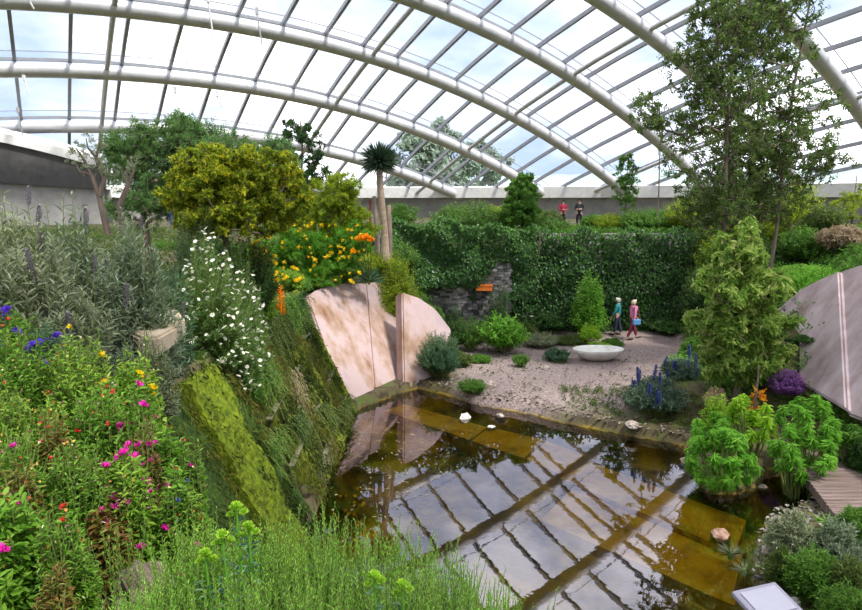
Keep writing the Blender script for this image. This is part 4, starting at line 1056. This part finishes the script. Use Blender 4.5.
rosette('papyrus', 'pale papyrus tuft standing in the water by the bank', 'papyrus', 729, 10.4, 14, 512, M_grey, 60, .012, .30)
rosette('papyrus', 'small papyrus tuft in the water, lower of the two', 'papyrus', 742, 9.6, 12, 545, M_grey, 50, .012, .25)
needles('reed', 'thin reeds in the water beside the papyrus', 'reed', 752, 9.4, 10, 540, M_oliv, 26, 8, .08, .012, dz=.1)

# rocks and pebbles
def rock(label, px, Y, hw, hh, mt, seed, dz=0.0, name='rock'):
    b_ = ground(px, Y); r_ = hw * Y / F; z_ = hh * Y / F
    g = G(); g.blob((0, 0, z_ * .5), (r_, r_ * .8, z_), 12, 8, .35, seed=seed)
    o = obj(name, g, mt, smooth=False); o.location = (b_[0], b_[1], max(b_[2], -.15) + dz); o.rotation_euler = (0, 0, seed); tag(o, label, name)
M_orock = noisemat('orange_boulder', [(.20, .10, .06), (.34, .21, .15), (.42, .31, .26)], 4, 6, .85, .5)
rock('grey brown rock in the soil among the magenta flowers at bottom left', 147, 3.4, 34, 50, noisemat('brown_rock', [(.09, .065, .045), (.20, .155, .12), (.30, .25, .20)], 5, 6, .9, .6), 22)
rock('white cube like rock at the pool edge', 465, 17.4, 7, 7, M_white_stone, 1)
rock('small beige rock at the pool edge right of the white rock', 500, 17.6, 6, 5, M_rock, 2)
rock('small white pebble in the shallow water below the beige rock', 491, 16.7, 5, 2.5, M_white_stone, 3, .08)
rock('pink beige boulder at the edge of the water by the euphorbia', 719, 11.0, 12, 7, M_orock, 4, .05)
rock('grey rock on the shore below the blue echiums', 632, 16.0, 8, 4, M_rock, 5)
rock('flat grey rock left of the large euphorbia', 690, 14.3, 10, 6, M_rock, 6)
rock('small white pebble near the sign, left one', 779, 8.9, 4, 3.5, M_white_stone, 7)
rock('white pebble near the sign, larger', 796, 8.6, 6, 3.5, M_white_stone, 8)
rock('white pebble by the right frame edge', 858, 8.3, 6, 4, M_white_stone, 9)
rock('pale cube like rock at the foot of the pale slab', 457, 22.3, 5, 8, M_white_stone, 10)
rock('beige rock on the gravel above the pool edge', 491, 19.6, 6, 5, M_rock, 11)
rock('round beige rock by the low mounds on the gravel', 545, 21.8, 5, 3, M_rock, 12)
rock('brown rock under the near euphorbia stems', 762, 13.0, 8, 6, M_rock, 13)
rock('brown boulder on the bank under the lime euphorbia', 735, 13.9, 12, 8, M_orock, 14)
rock('sandy boulder beside the trunk of the light green tree', 716, 16.2, 14, 14, M_orock, 15)
rock('grey rock among the near right shrubs', 770, 9.9, 9, 7, M_rock, 16)
# gravel specks and leaf litter
k = rng.random((900, 2)); x = -.2 + 8 * k[:, 0]; y = 17.5 + 10 * k[:, 1]
d_ = inside_dist(x, y); keep = d_ > .1; x, y = x[keep], y[keep]; z = height(x, y)
g = G(); n = len(x)
g.leaves(np.stack([x, y, z + .01], 1), np.stack([rng.normal(0, 1, n), rng.normal(0, 1, n), 0 * x + .1], 1), np.tile([0, 0, 1.], (n, 1)), rng.uniform(.04, .12, n), rng.uniform(.03, .08, n))
o = obj('leaf_litter', g, rndmat('gravel_litter', [(.13, .09, .06), (.38, .30, .25), (.62, .55, .5)])); tag(o, 'dry leaves and pebbles scattered over the gravel', 'leaf litter', kind='stuff')
x = rng.uniform(-2.1, 1.2, 260) ; y = rng.uniform(9.5, 17.5, 260); keep = (inside_dist(x, y) < -.1) & (rng.random(260) < sst(1.3, -2, x)); x, y = x[keep], y[keep]; n = len(x)
g = G(); g.leaves(np.stack([x, y, 0 * x + .012], 1), np.stack([rng.normal(0, 1, n), rng.normal(0, 1, n), 0 * x], 1), np.tile([0, 0, 1.], (n, 1)), rng.uniform(.04, .12, n), .03, curl=.02)
o = obj('floating_leaves', g, M_straw); tag(o, 'fallen leaves floating on the dark side of the pool', 'leaf litter', kind='stuff')

# ---------------------------------------------------------------- trees on the left plateau
b_ = ground(384, 23.4)
c_ = at(379, 162, 23.4) - b_
root = thing('grass_tree', 'tall bare trunk with a dark round spiky head', 'grass tree', b_)
g = G(); g.tube([(.1, 0, -.1), (.03, 0, c_[2] * .4), tuple(c_ * .8), tuple(c_)], [.17, .13, .12, .11], 10)
obj('trunk', g, noisemat('grass_tree_trunk', [(.22, .15, .10), (.42, .33, .25)], 6, 5, .9, .6, stretch=(1, 1, 3)), root, smooth=True)
g = G(); n = 900; d = nrm(rng.normal(0, 1, (n, 3))); d = d[d[:, 2] > -.75]; n = len(d)
g.leaves(c_ + [0, 0, .05] + d * .08, d, rng.normal(0, 1, (n, 3)), rng.uniform(.55, .72, n), .05, curl=.05, wide=.3); obj('spiky_head', g, LM('spiky_leaf', [(.015, .04, .02), (.04, .08, .04), (.09, .14, .08)], .2), root)
for (px, top, px0, Y, r_, lab) in [(374, 196, 378, 23.9, .09, 'shorter bare grey trunk left of the spiky headed tree'), (389, 205, 389, 24.3, .10, 'bare brown trunk stub behind the spiky headed tree')]:
    b2 = ground(px0, Y); t2 = at(px, top, Y) - b2
    root = thing('bare_trunk', lab, 'trunk', b2); g = G(); g.tube([(0, 0, -.1), tuple(t2 * .5 + [.03, 0, 0]), tuple(t2)], [r_ * 1.2, r_, r_ * .7], 8); obj('trunk', g, M_bark, root, smooth=True)
    g = G(); g.tube([tuple(t2 * .8), tuple(t2 * .95 + [.15, 0, .1])], [r_ * .5, r_ * .3], 6); obj('branch_stub', g, M_bark, root)
def ptree(name, label, px, Y, env_px, mt, K, S, n, l, w, tr, cr, top, cat='tree', lean=0, gz=None, **kw):
    b_ = ground(px, Y) if gz is None else fixed(px, Y, gz)
    env = [(at(ex, ey, Y) - b_, (rx * Y / F, rx * Y / F * .8, ry * Y / F), wt) for ex, ey, rx, ry, wt in env_px]
    H = pz(top, Y) - b_[2]
    return tree(name, label, cat, b_, [(0, 0, 0), (lean * .5, 0, H * .5), (lean, 0, H)], env, K, mt, S=S, n=n, l=l, w=w, tr=tr, cr=cr, **kw), b_
ptree('small_tree', 'dark fine leaved tree between the yellow bush and the spiky headed tree', 305, 21.8, [(300, 150, 20, 28, 2), (296, 128, 12, 14, 1), (312, 172, 22, 18, 1), (318, 146, 12, 14, .7)], M_dark, 60, 10, 10, .10, .04, .08, .26, 120, gz=3.2)
ptree('acacia_tree', 'blue green feathery acacia at the left behind the yellow bush', 150, 15, [(150, 165, 36, 30, 2), (200, 145, 40, 18, 1.4), (135, 140, 18, 16, 1), (170, 190, 30, 22, 1), (245, 150, 24, 14, .7), (160, 200, 50, 22, 1.5), (120, 150, 12, 14, .6), (180, 130, 30, 14, 1.2), (270, 150, 24, 12, .8)], M_feath, 260, 9, 20, .12, .014, .10, .42, 135, spread=.6, up=-.2)
ptree('flowering_acacia', 'large round bush covered in yellow bloom', 232, 13, [(230, 190, 50, 30, 3), (215, 165, 34, 20, 2), (262, 170, 36, 22, 2), (290, 195, 22, 20, 1), (185, 190, 22, 24, 1), (240, 218, 60, 18, 1.6), (195, 215, 26, 18, .8)], M_acac, 380, 15, 13, .085, .034, .10, .27, 150, spread=.9)
ptree('small_tree', 'yellow green airy tree left of the spiky headed tree', 332, 21.4, [(330, 200, 24, 24, 2), (350, 225, 24, 20, 2), (318, 232, 22, 18, 1), (345, 186, 14, 12, .7)], M_yel, 120, 13, 13, .12, .03, .06, .34, 190, spread=.7, gz=3.2)
(r_, b_) = ptree('flowering_shrub', 'green feathery shrub with yellow flowers above the pale slab', 318, 20.9, [(300, 245, 30, 22, 2), (272, 262, 22, 26, 1.2), (330, 272, 34, 12, 1.2), (335, 255, 26, 18, 2), (280, 262, 18, 18, 1), (350, 240, 20, 16, 1), (318, 275, 22, 10, 1)], M_brt, 190, 14, 15, .13, .028, .06, .34, 225, spread=.7, gz=3.2)
pts = np.array([at(random.uniform(278, 368), random.uniform(222, 290), 20.2 + random.uniform(-.3, .2)) - b_ for _ in range(70)])
o = obj('flower_cluster', F_yels, None, r_); copies(o, pts, [random.uniform(.9, 1.8) for _ in pts], tilt=1)
r_, H = rosette('flowering_aloe', 'blue green spiky aloe with orange flowers above the pale slab', 'aloe', 369, 21.2, 17, 258, M_blueg, 60, .06, .1, gz=3.2)
pts = [at(x_, y_, 19.9) - np.array(r_.location) for x_, y_ in [(360, 240), (366, 238), (371, 241), (353, 252)]]
o = obj('flower_cluster', F_orgs, None, r_); copies(o, pts, [1.3, 1.2, 1.0, .8], tilt=.3)
g = G()
for p_ in pts: g.tube([(0, 0, 0), tuple(np.array(p_) * .5 + [.03, 0, 0]), tuple(p_)], .015, 5, cap=False)
obj('flower_stalk', g, M_stem, r_)
# gnarled tree with bare branches
b_ = ground(112, 11.5)
root = thing('gnarled_tree', 'gnarled brown bare branched tree at the left in front of the dark fascia', 'tree', b_)
g = G()
for pts_, rr_ in [([(124, 235), (120, 205), (128, 185), (126, 170)], (.07, .055, .04, .02)), ([(108, 235), (100, 200), (92, 175), (84, 160), (76, 148)], (.06, .045, .035, .025, .012)), ([(100, 196), (104, 178), (96, 158), (100, 142)], (.05, .035, .03, .012)), ([(92, 175), (80, 172), (74, 160)], (.03, .02, .01)), ([(128, 186), (134, 170), (130, 158)], (.03, .02, .01)), ([(96, 158), (88, 148), (86, 138)], (.02, .015, .008))]:
    g.tube([at(x_, y_, 11.5) - b_ for x_, y_ in pts_], rr_, 7)
obj('trunk', g, M_bark, root, smooth=True)
cs = np.array([at(x_, y_, 11.5) - b_ for x_, y_ in [(76, 147), (86, 140), (100, 143), (74, 158), (84, 150), (100, 165), (118, 178), (130, 160), (92, 158), (112, 172), (88, 170), (126, 172)]])
bb0, tt0 = clouds(cs, np.full(len(cs), .22), 14); g = G(); sprigs(g, bb0, tt0, 9, .05, .016); obj('foliage', g, M_grey, root)
# yellow flowered shrubs at the wall top
for (px, Y, hw, top, n_, lab) in [(262, 14.2, 17, 218, 60, 'narrow shrub with bright yellow blossom beside the daisies'), (292, 18.4, 18, 262, 16, 'green shrub with a few yellow flowers hanging over the mossy wall')]:
    r_, t_, b_ = bush('yellow_flowered_shrub', lab, 'shrub', px, Y, hw, top, M_salv2, .09, .035, 260, 16, gz=3.3)
    put_flowers(r_, 'flower_cluster', F_yel, t_, n_, (.6, 1.1))
r_, t_, b_ = bush('torch_lily', 'blue green plant with a single orange flower spike above the mossy wall', 'torch lily', 283, 15.6, 12, 318, M_blueg, .26, .03, 50, 12, spread=.5, gz=2.4)
P = at(281, 320, 15.4) - np.array(r_.location); o = obj('flower_spike', F_org, None, r_); o.location = tuple(P); o.scale = (1.1,) * 3
g = G(); g.tube([(0, 0, 0), tuple(P * .6), tuple(P)], .02, 6); obj('flower_stalk', g, M_stem, r_)

# ---------------------------------------------------------------- fringe plants hanging on the mossy wall
def hanging(name, label, y, z, mt, n=60, L_=.9, l=.06, w=.02, spread=.7, wd=.5):
    p0 = np.array([xwall(y, z) + .12, y, z]); root = thing(name, label, 'hanging plant', p0)
    b0 = np.stack([rng.uniform(-.1, .1, n), rng.uniform(-wd, wd, n), rng.uniform(-.1, .25, n)], 1)
    t = b0 + np.stack([rng.uniform(.1, .45, n), rng.uniform(-.2, .2, n), -L_ * rng.uniform(.3, 1, n)], 1)
    g, st = G(), G(); sprigs(g, b0, t, 16, l, w, .1, spread, .25, st, .006, -.3); obj('foliage', g, mt, root); obj('stems', st, M_stem, root)
hanging('hanging_fern', 'green fern growing in the mossy wall below the daisies', 12.6, 2.6, M_mid, 100, 1.0)
hanging('hanging_roots', 'brown dry fronds hanging down the mossy wall', 13.9, 2.1, M_straw, 70, 1.7, .10, .012, .3, .28)
hanging('hanging_fern', 'dark green trailing plant below the orange flower spike', 14.4, 3.2, M_oliv, 160, 1.3, .09, .03, wd=.8)
hanging('hanging_fern', 'olive trailing plant high on the wall near the pale slab', 16.3, 3.4, M_mid, 170, 1.3, .10, .03, wd=.9)
hanging('hanging_fern', 'small tuft low on the mossy wall above the water', 15.0, 1.0, M_oliv, 60, .6)
hanging('hanging_fern', 'dark trailing tuft beside the corner of the pale slab', 17.3, 3.3, M_dark, 110, .9, .09, .03)
hanging('hanging_fern', 'dark trailing plant at the middle of the mossy wall', 12.9, 1.5, M_dark, 50, .7)
hanging('hanging_fern', 'olive low fringe along the water under the mossy wall', 16.6, .5, M_oliv, 60, .4, wd=.9)
hanging('hanging_fern', 'green tuft at the top of the shaded moss panel', 11.3, 1.6, M_mid, 60, .6)
# ---------------------------------------------------------------- near left planting
for (px, Y, hw, top, lab, n_) in [(30, 7.2, 56, 204, 'grey green echium at the left frame edge with mauve spikes', 12), (88, 7.6, 50, 206, 'grey green echium left of the gnarled trunk foot with mauve spikes', 9), (142, 8.2, 44, 208, 'grey green echium right of the gnarled trunk foot', 6),
                               (60, 6.6, 54, 236, 'lower grey echium clump behind the violet flowers', 3), (112, 9.2, 44, 234, 'lower grey echium clump above the beige stone', 3), (5, 6.3, 44, 240, 'lower grey echium clump at the left frame edge', 3)]:
    r_, t_, b_ = bush('echium', lab, 'echium', px, Y, hw, top, M_grey if Y < 7.3 else M_echi, .13, .030, 330, 22, spread=.8, up=.5, group='grey green echiums at the left')
    put_flowers(r_, 'flower_spike', F_mauve, t_, n_, (.5, .9), .15)
r_, t_, b_ = bush('echium', 'green echium with one dark blue spike between daisies and yellow bush', 'echium', 172, 9.6, 26, 232, M_blueg, .12, .025, 120, 16, spread=.8)
P = at(171, 224, 9.4) - np.array(r_.location); o = obj('flower_spike', F_blue, None, r_); o.location = tuple(P); o.scale = (.32,) * 3
bush('feathery_shrub', 'blue green feathery shrub behind the daisies', 'shrub', 200, 12.4, 34, 206, M_blueg, .10, .022, 340, 20, gz=3.6)
bush('feathery_shrub', 'green feathery shrub between daisies and the yellow blossom', 'shrub', 236, 12.8, 26, 228, M_feath, .10, .022, 280, 18, gz=3.5)
bush('feathery_shrub', 'dark shrub behind the mossy wall top under the yellow bush', 'shrub', 245, 13.6, 44, 226, M_dark, .10, .04, 380, 18, gz=3.4)
bush('feathery_shrub', 'green shrub behind the mossy wall next to the slab corner', 'shrub', 290, 18.8, 26, 276, M_mid, .11, .04, 300, 16, gz=3.2)
bush('feathery_shrub', 'dense green shrub at the slab top edge under the feathery shrub', 'shrub', 335, 21.6, 36, 250, M_mid, .13, .045, 400, 16, gz=3.2)
bush('feathery_shrub', 'green shrub at the foot of the spiky headed tree', 'shrub', 372, 23.5, 24, 250, M_yel, .13, .045, 260, 16, gz=3.2)
bush('feathery_shrub', 'dark green shrub behind the spiky headed tree', 'shrub', 350, 25.5, 30, 226, M_dark, .14, .06, 260, 16)
M_daisyl = LM('daisy_leaf', [(.07, .14, .03), (.18, .32, .08), (.36, .52, .18)])
# daisies: three bushes cascading over the wall
def daisies(label, px, Y, hw, top, n_, base=None, bottom=None):
    r_, t_, b_ = bush('daisy_bush', label, 'daisy bush', px, Y, hw, top, M_daisyl, .085, .018, 330, 22, spread=.75, up=.3, zmin=-.6, group='white daisy bushes on the wall top', base=base)
    put_flowers(r_, 'daisy_flower', F_daisy, t_, 100, (.6, 1.1), .9, face=(.3, -1, .45), frac=.42, off=(.02, -.04, .02))
daisies('white daisy bush, highest one below the feathery shrub', 208, 10.8, 36, 226, 100, base=fixed(206, 11.0, 3.5))
daisies('white daisy bush hanging over the dark gap in the wall', 224, 10.9, 40, 262, 100, base=fixed(226, 11.3, 3.0))
daisies('white daisy bush at the right beside the orange flower spike', 246, 12.0, 28, 276, 80, base=fixed(247, 12.3, 2.7))
daisies('lowest white daisy bush spilling down the mossy wall', 234, 11.0, 34, 318, 70, base=fixed(236, 11.5, 2.4))
bush('wall_shrub', 'green leafy shrub under the daisies on the mossy wall', 'shrub', 242, 11.4, 28, 345, M_mid, .08, .02, 260, 20, base=fixed(242, 11.6, 2.1))
bush('wall_shrub', 'grey green wiry plant growing out from under the beige stone', 'shrub', 158, 6.9, 24, 326, M_grey, .08, .016, 170, 18, base=fixed(158, 6.75, 3.55), spread=.8)
bush('wall_shrub', 'small grey green plant in front of the left end of the beige stone', 'shrub', 128, 6.4, 16, 322, M_echi, .08, .016, 100, 16, base=fixed(128, 6.3, 3.8), spread=.8)
# violet flowered plant and leafy neighbours
for (px, Y, hw, top, n_, mt_, lab) in [(55, 5.6, 34, 304, 7, M_blueg, 'leafy plant with large violet flower heads at the left'), (98, 5.9, 34, 298, 5, M_salv, 'leafy plant with small violet flowers left of the beige stone'), (18, 5.6, 30, 296, 2, M_salv, 'leafy plant at the left frame edge beside the violet flowers')]:
    r_, t_, b_ = bush('statice', lab, 'statice', px, Y, hw, top, mt_, .09, .025, 170, 16)
    put_flowers(r_, 'flower_head', F_purp, t_, n_ + 3, (.5, .9))
P = at(57, 309, 5.3) - np.array(r_.location)
# salvia and mixed meadow in front
k_ = 0
M_russ = LM('russet_leaf', [(.10, .03, .015), (.22, .09, .03), (.20, .26, .04), (.42, .30, .12)], .4)
M_buds = LM('small_buds', [(.55, .03, .04), (.75, .15, .05), (.75, .6, .12), (.8, .75, .55), (.5, .05, .25)], .3)
for (px, Y, hw, top, n_, fl, mt_, lab) in [
    (48, 5.5, 46, 340, 3, F_red, M_salv2, 'leafy plant filling the back of the meadow below the violet heads'),
    (104, 5.6, 34, 348, 2, F_yels, M_salv, 'leafy plant filling the meadow in front of the beige stone'),
    (150, 5.5, 28, 352, 4, F_pink, M_salv2, 'leafy plant with magenta flowers right below the beige stone'),
    (196, 4.4, 18, 446, 3, F_pink, M_salv, 'low plant overlapping the bright moss panel'),
    (188, 3.9, 26, 486, 6, F_pink, M_salv2, 'low plant with magenta flowers right of the flat rock'),
    (62, 4.0, 26, 424, 3, F_red, M_russ, 'reddish brown leaved plant in the middle of the meadow'),
    (28, 3.5, 26, 470, 2, F_pink, M_russ, 'reddish brown leaved plant above the bottom left corner'),
    (118, 3.7, 24, 488, 8, F_pink, M_russ, 'russet plant with magenta flowers just above the flat rock'),
    (150, 4.2, 22, 430, 9, F_pink, M_russ, 'russet plant with magenta flowers beside the wall shrubs'),
    (58, 2.9, 22, 560, 2, F_red, M_russ, 'russet leaved plant at the bottom edge'),
    (20, 4.9, 46, 330, 4, F_red, M_salv, 'meadow plant with small red flowers at the left frame edge, topmost'),
    (78, 5.0, 44, 336, 3, F_yels, M_salv2, 'fresh green meadow plant below the violet flowers'),
    (128, 5.1, 38, 345, 3, F_yels, M_salv2, 'fresh green meadow plant below the beige stone'),
    (168, 5.2, 26, 362, 2, F_red, M_salv, 'green plant overhanging the mossy wall below the beige stone'),
    (30, 4.3, 48, 378, 5, F_red, M_salv2, 'bushy plant with a few red flowers, left side'),
    (95, 4.4, 46, 386, 5, F_red, M_salv, 'bushy plant with red buds in the middle of the meadow'),
    (142, 4.5, 30, 392, 10, F_pink, M_salv, 'bushy plant with magenta flowers right of the meadow, topmost'),
    (178, 4.4, 24, 420, 6, F_pink, M_salv, 'plant with magenta flowers against the mossy wall'),
    (20, 3.8, 48, 430, 3, F_pink, M_salv, 'large leaved plant with a magenta flower at the left frame edge'),
    (80, 3.8, 40, 440, 3, F_red, M_salv, 'green plant above the brown soil patch'),
    (135, 3.9, 34, 446, 9, F_pink, M_salv2, 'plant with magenta flowers above the flat rock'),
    (180, 3.9, 22, 470, 5, F_blues, M_salv, 'thin plant with tiny blue flowers beside the mossy wall'),
    (12, 3.2, 44, 496, 3, F_pink, M_salv, 'dark leaved plant in the bottom left corner with magenta flowers'),
    (70, 3.2, 36, 500, 2, F_red, M_salv, 'green leaved plant left of the flat rock')]:
    k_ += 1
    l_ = (.050, .075, .060, .095, .055)[k_ % 5]
    r_, t_, b_ = bush('salvia', lab, 'salvia', px, Y, hw, top, mt_, l_, l_ * (.36, .30, .42, .38, .26)[k_ % 5], (380, 270, 330, 190, 380)[k_ % 5], 22, t0=.12, spread=.95, up=.3, group='mixed flowering plants in the near left bed', bend=.05, amp=.42, jit=.4)
    put_flowers(r_, 'blossom', fl, t_, int(n_ * 2.2), (.4, .85), .6, off=(0, -.01, .01))
    g = G(); nb = 130; ii = rng.integers(0, len(t_), nb); pp = t_[ii] * rng.uniform(.8, 1.06, (nb, 1)) + rng.normal(0, .01, (nb, 3))
    g.leaves(pp, rng.normal(0, 1, (nb, 3)), rng.normal(0, 1, (nb, 3)), rng.uniform(.012, .03, nb), rng.uniform(.008, .02, nb))
    obj('flower_buds', g, M_buds, r_, kind='stuff')
# litter under the flat rock
n = 1500; x = rng.uniform(-2.3, -.8, n); y = rng.uniform(2.4, 3.9, n); z = height(x, y)
g = G(); g.leaves(np.stack([x, y, z + .01 + rng.random(n) * .05], 1), np.stack([rng.normal(0, 1, n), rng.normal(0, 1, n), rng.random(n) * .5], 1), rng.normal(0, .5, (n, 3)) + [0, 0, 1.], rng.uniform(.02, .06, n), rng.uniform(.01, .03, n))
o = obj('leaf_litter', g, M_litter); tag(o, 'reddish brown dry leaves on the soil around the flat rock', 'leaf litter', kind='stuff')
needles('slender_salvia', 'thin stems with magenta blooms rising from the brown litter', 'salvia', 128, 3.35, 22, 520, M_salv, 24, 18, .03, .01)
# fresh green stems along the bottom
k_ = 0
for (px, Y, hw, top, lab) in [(146, 2.75, 26, 584, 'leftmost clump'), (195, 3.2, 38, 528, 'clump below the bright panel of the mossy wall'), (245, 3.3, 40, 524, 'clump under the lime flower heads'), (292, 3.35, 40, 522, 'clump below the dark wall gap'),
                         (335, 3.4, 38, 522, 'clump in front of the pool corner'), (378, 3.4, 38, 530, 'clump beside the round bud'), (420, 3.4, 36, 540, 'clump in front of the dark water'), (458, 3.35, 32, 562, 'clump over the reflected arch'), (492, 3.3, 26, 588, 'rightmost short clump'),
                         (230, 2.8, 44, 570, 'nearest left clump at the bottom edge'), (310, 2.85, 46, 566, 'nearest middle clump at the bottom edge'), (395, 2.9, 44, 572, 'nearest right clump at the bottom edge')]:
    z0 = pz(top, Y) - .55
    needles('rosemary', 'fresh green upright stems along the bottom, ' + lab, 'rosemary', px, Y, hw, top, M_rose, 150, 46, .030, .0065, group='green stemmed plants along the bottom edge', base=(ground(px, Y)[0], Y, min(z0, hz(ground(px, Y)[0], Y))))
for (px, py, Y, lab) in [(236, 508, 3.0, 'tallest round bud on a thick stem above the green stems'), (248, 528, 3.0, 'pair of lime flower heads right of the tallest bud'), (222, 536, 2.95, 'lime flower head nearest the wall'), (374, 577, 2.9, 'single round green bud among the stems'), (402, 586, 2.9, 'lime flower head right of the single bud'), (205, 555, 2.9, 'lowest lime flower head left of the stems')]:
    P = at(px, py, Y); z0 = min(hz(P[0], Y), P[2] - .4)
    root = thing('spurge', lab, 'spurge', (P[0], Y, z0)); h_ = P[2] - z0
    g = G(); g.tube([(0, 0, 0), (.02, 0, h_ * .5), (0, 0, h_)], .006, 6); obj('stem', g, M_brt, root)
    o = obj('flower_head', F_lime, None, root); copies(o, [(0, 0, h_), (.035, .01, h_ - .03), (-.03, 0, h_ - .04)], [.7, .5, .45])
    g = G(); n = 26; k = rng.uniform(.3, .95, n); a_ = rng.random(n) * 6.28; d = np.stack([np.cos(a_), np.sin(a_), .5 + 0 * a_], 1)
    g.leaves(np.stack([0 * k, 0 * k, k * h_], 1), d, np.tile([0, 0, 1.], (n, 1)), .06, .02); obj('leaves', g, M_blueg, root)

# ---------------------------------------------------------------- low ground cover on the banks
def cover(label, xr, yr, S, mt, hgt=.28, l=.10, w=.04, cond=None, n=8):
    x = rng.uniform(*xr, S); y = rng.uniform(*yr, S); z = height(x, y)
    kk = (inside_dist(x, y) > .12) & (np.sin(x * 1.7 + 2 * np.sin(y)) * np.cos(y * 1.3) + rng.normal(0, .5, S) > -.5)
    if cond is not None: kk &= cond(x, y, z)
    b0 = np.stack([x, y, z], 1)[kk]; S = len(b0)
    t = b0 + np.stack([rng.normal(0, hgt * .6, S), rng.normal(0, hgt * .6, S), hgt * rng.uniform(.4, 1.1, S)], 1)
    g = G(); sprigs(g, b0, t, n, l, w, .1, .9, .15)
    o = obj('ground_cover', g, mt); tag(o, label, 'ground cover', kind='stuff')
cover('low leafy ground cover on the right slope behind the leaning slabs', (7.5, 22), (15.5, 29), 6500, M_mid, .35, .14, .06, lambda x, y, z: z > .55)
cover('low dark ground cover on the right bank between the euphorbias', (5.3, 11), (10.5, 16.5), 900, M_oliv, .16, .07, .02, lambda x, y, z: (z > .45) & ~((x > 7.2) & (y < 13.4)))
cover('low green ground cover on the slope behind the pale slab', (-9, .6), (20.5, 28.2), 3600, M_mid, .3, .13, .05, lambda x, y, z: z > .5)
cover('ground cover of the left plateau behind the echiums', (-24, -4.1), (7.5, 34), 6500, M_oliv, .35, .13, .045)
cover('rough grass and low plants along the back terrace', (-8, 30), (29.1, 35), 5000, M_mid, .35, .16, .05)
cover('ground cover in the near right corner', (4.6, 9), (7, 10.6), 900, M_mid, .14, .07, .015, lambda x, y, z: ~((x > 6.8) & (y > 8.9)))
cover('sparse small plants at the edge of the gravel', (-.2, 7.5), (18, 28), 260, M_oliv, .14, .08, .025)

cover('low plants and grass around the blue echiums', (3.9, 8.2), (14.2, 19.5), 1300, M_oliv, .14, .08, .022, lambda x, y, z: inside_dist(x, y) > .5)
for (lab, xr, yr, mt_, n_) in [('pebbles and mud specks along the gravel shore', (-1, 7), (14, 21.5), rndmat('shore_pebble', [(.07, .05, .035), (.17, .13, .09), (.32, .28, .24)]), 5000), ('pebbles along the near right shore', (4.6, 8.5), (7.5, 13.5), rndmat('bank_pebble', [(.06, .05, .035), (.15, .13, .10), (.30, .28, .25)]), 4000)]:
    x = rng.uniform(*xr, n_); y = rng.uniform(*yr, n_); d_ = inside_dist(x, y); kk = (d_ > -.1) & (d_ < 1.1 * rng.random(n_)); x, y = x[kk], y[kk]; n = len(x)
    g = G()
    g.leaves(np.stack([x, y, height(x, y) + .012], 1), np.stack([rng.normal(0, 1, n), rng.normal(0, 1, n), .25 + 0 * x], 1), np.tile([0, 0, 1.], (n, 1)), rng.uniform(.04, .13, n), rng.uniform(.04, .10, n), curl=.3)
    o = obj('pebbles', g, mt_); tag(o, lab, 'pebbles', kind='stuff')
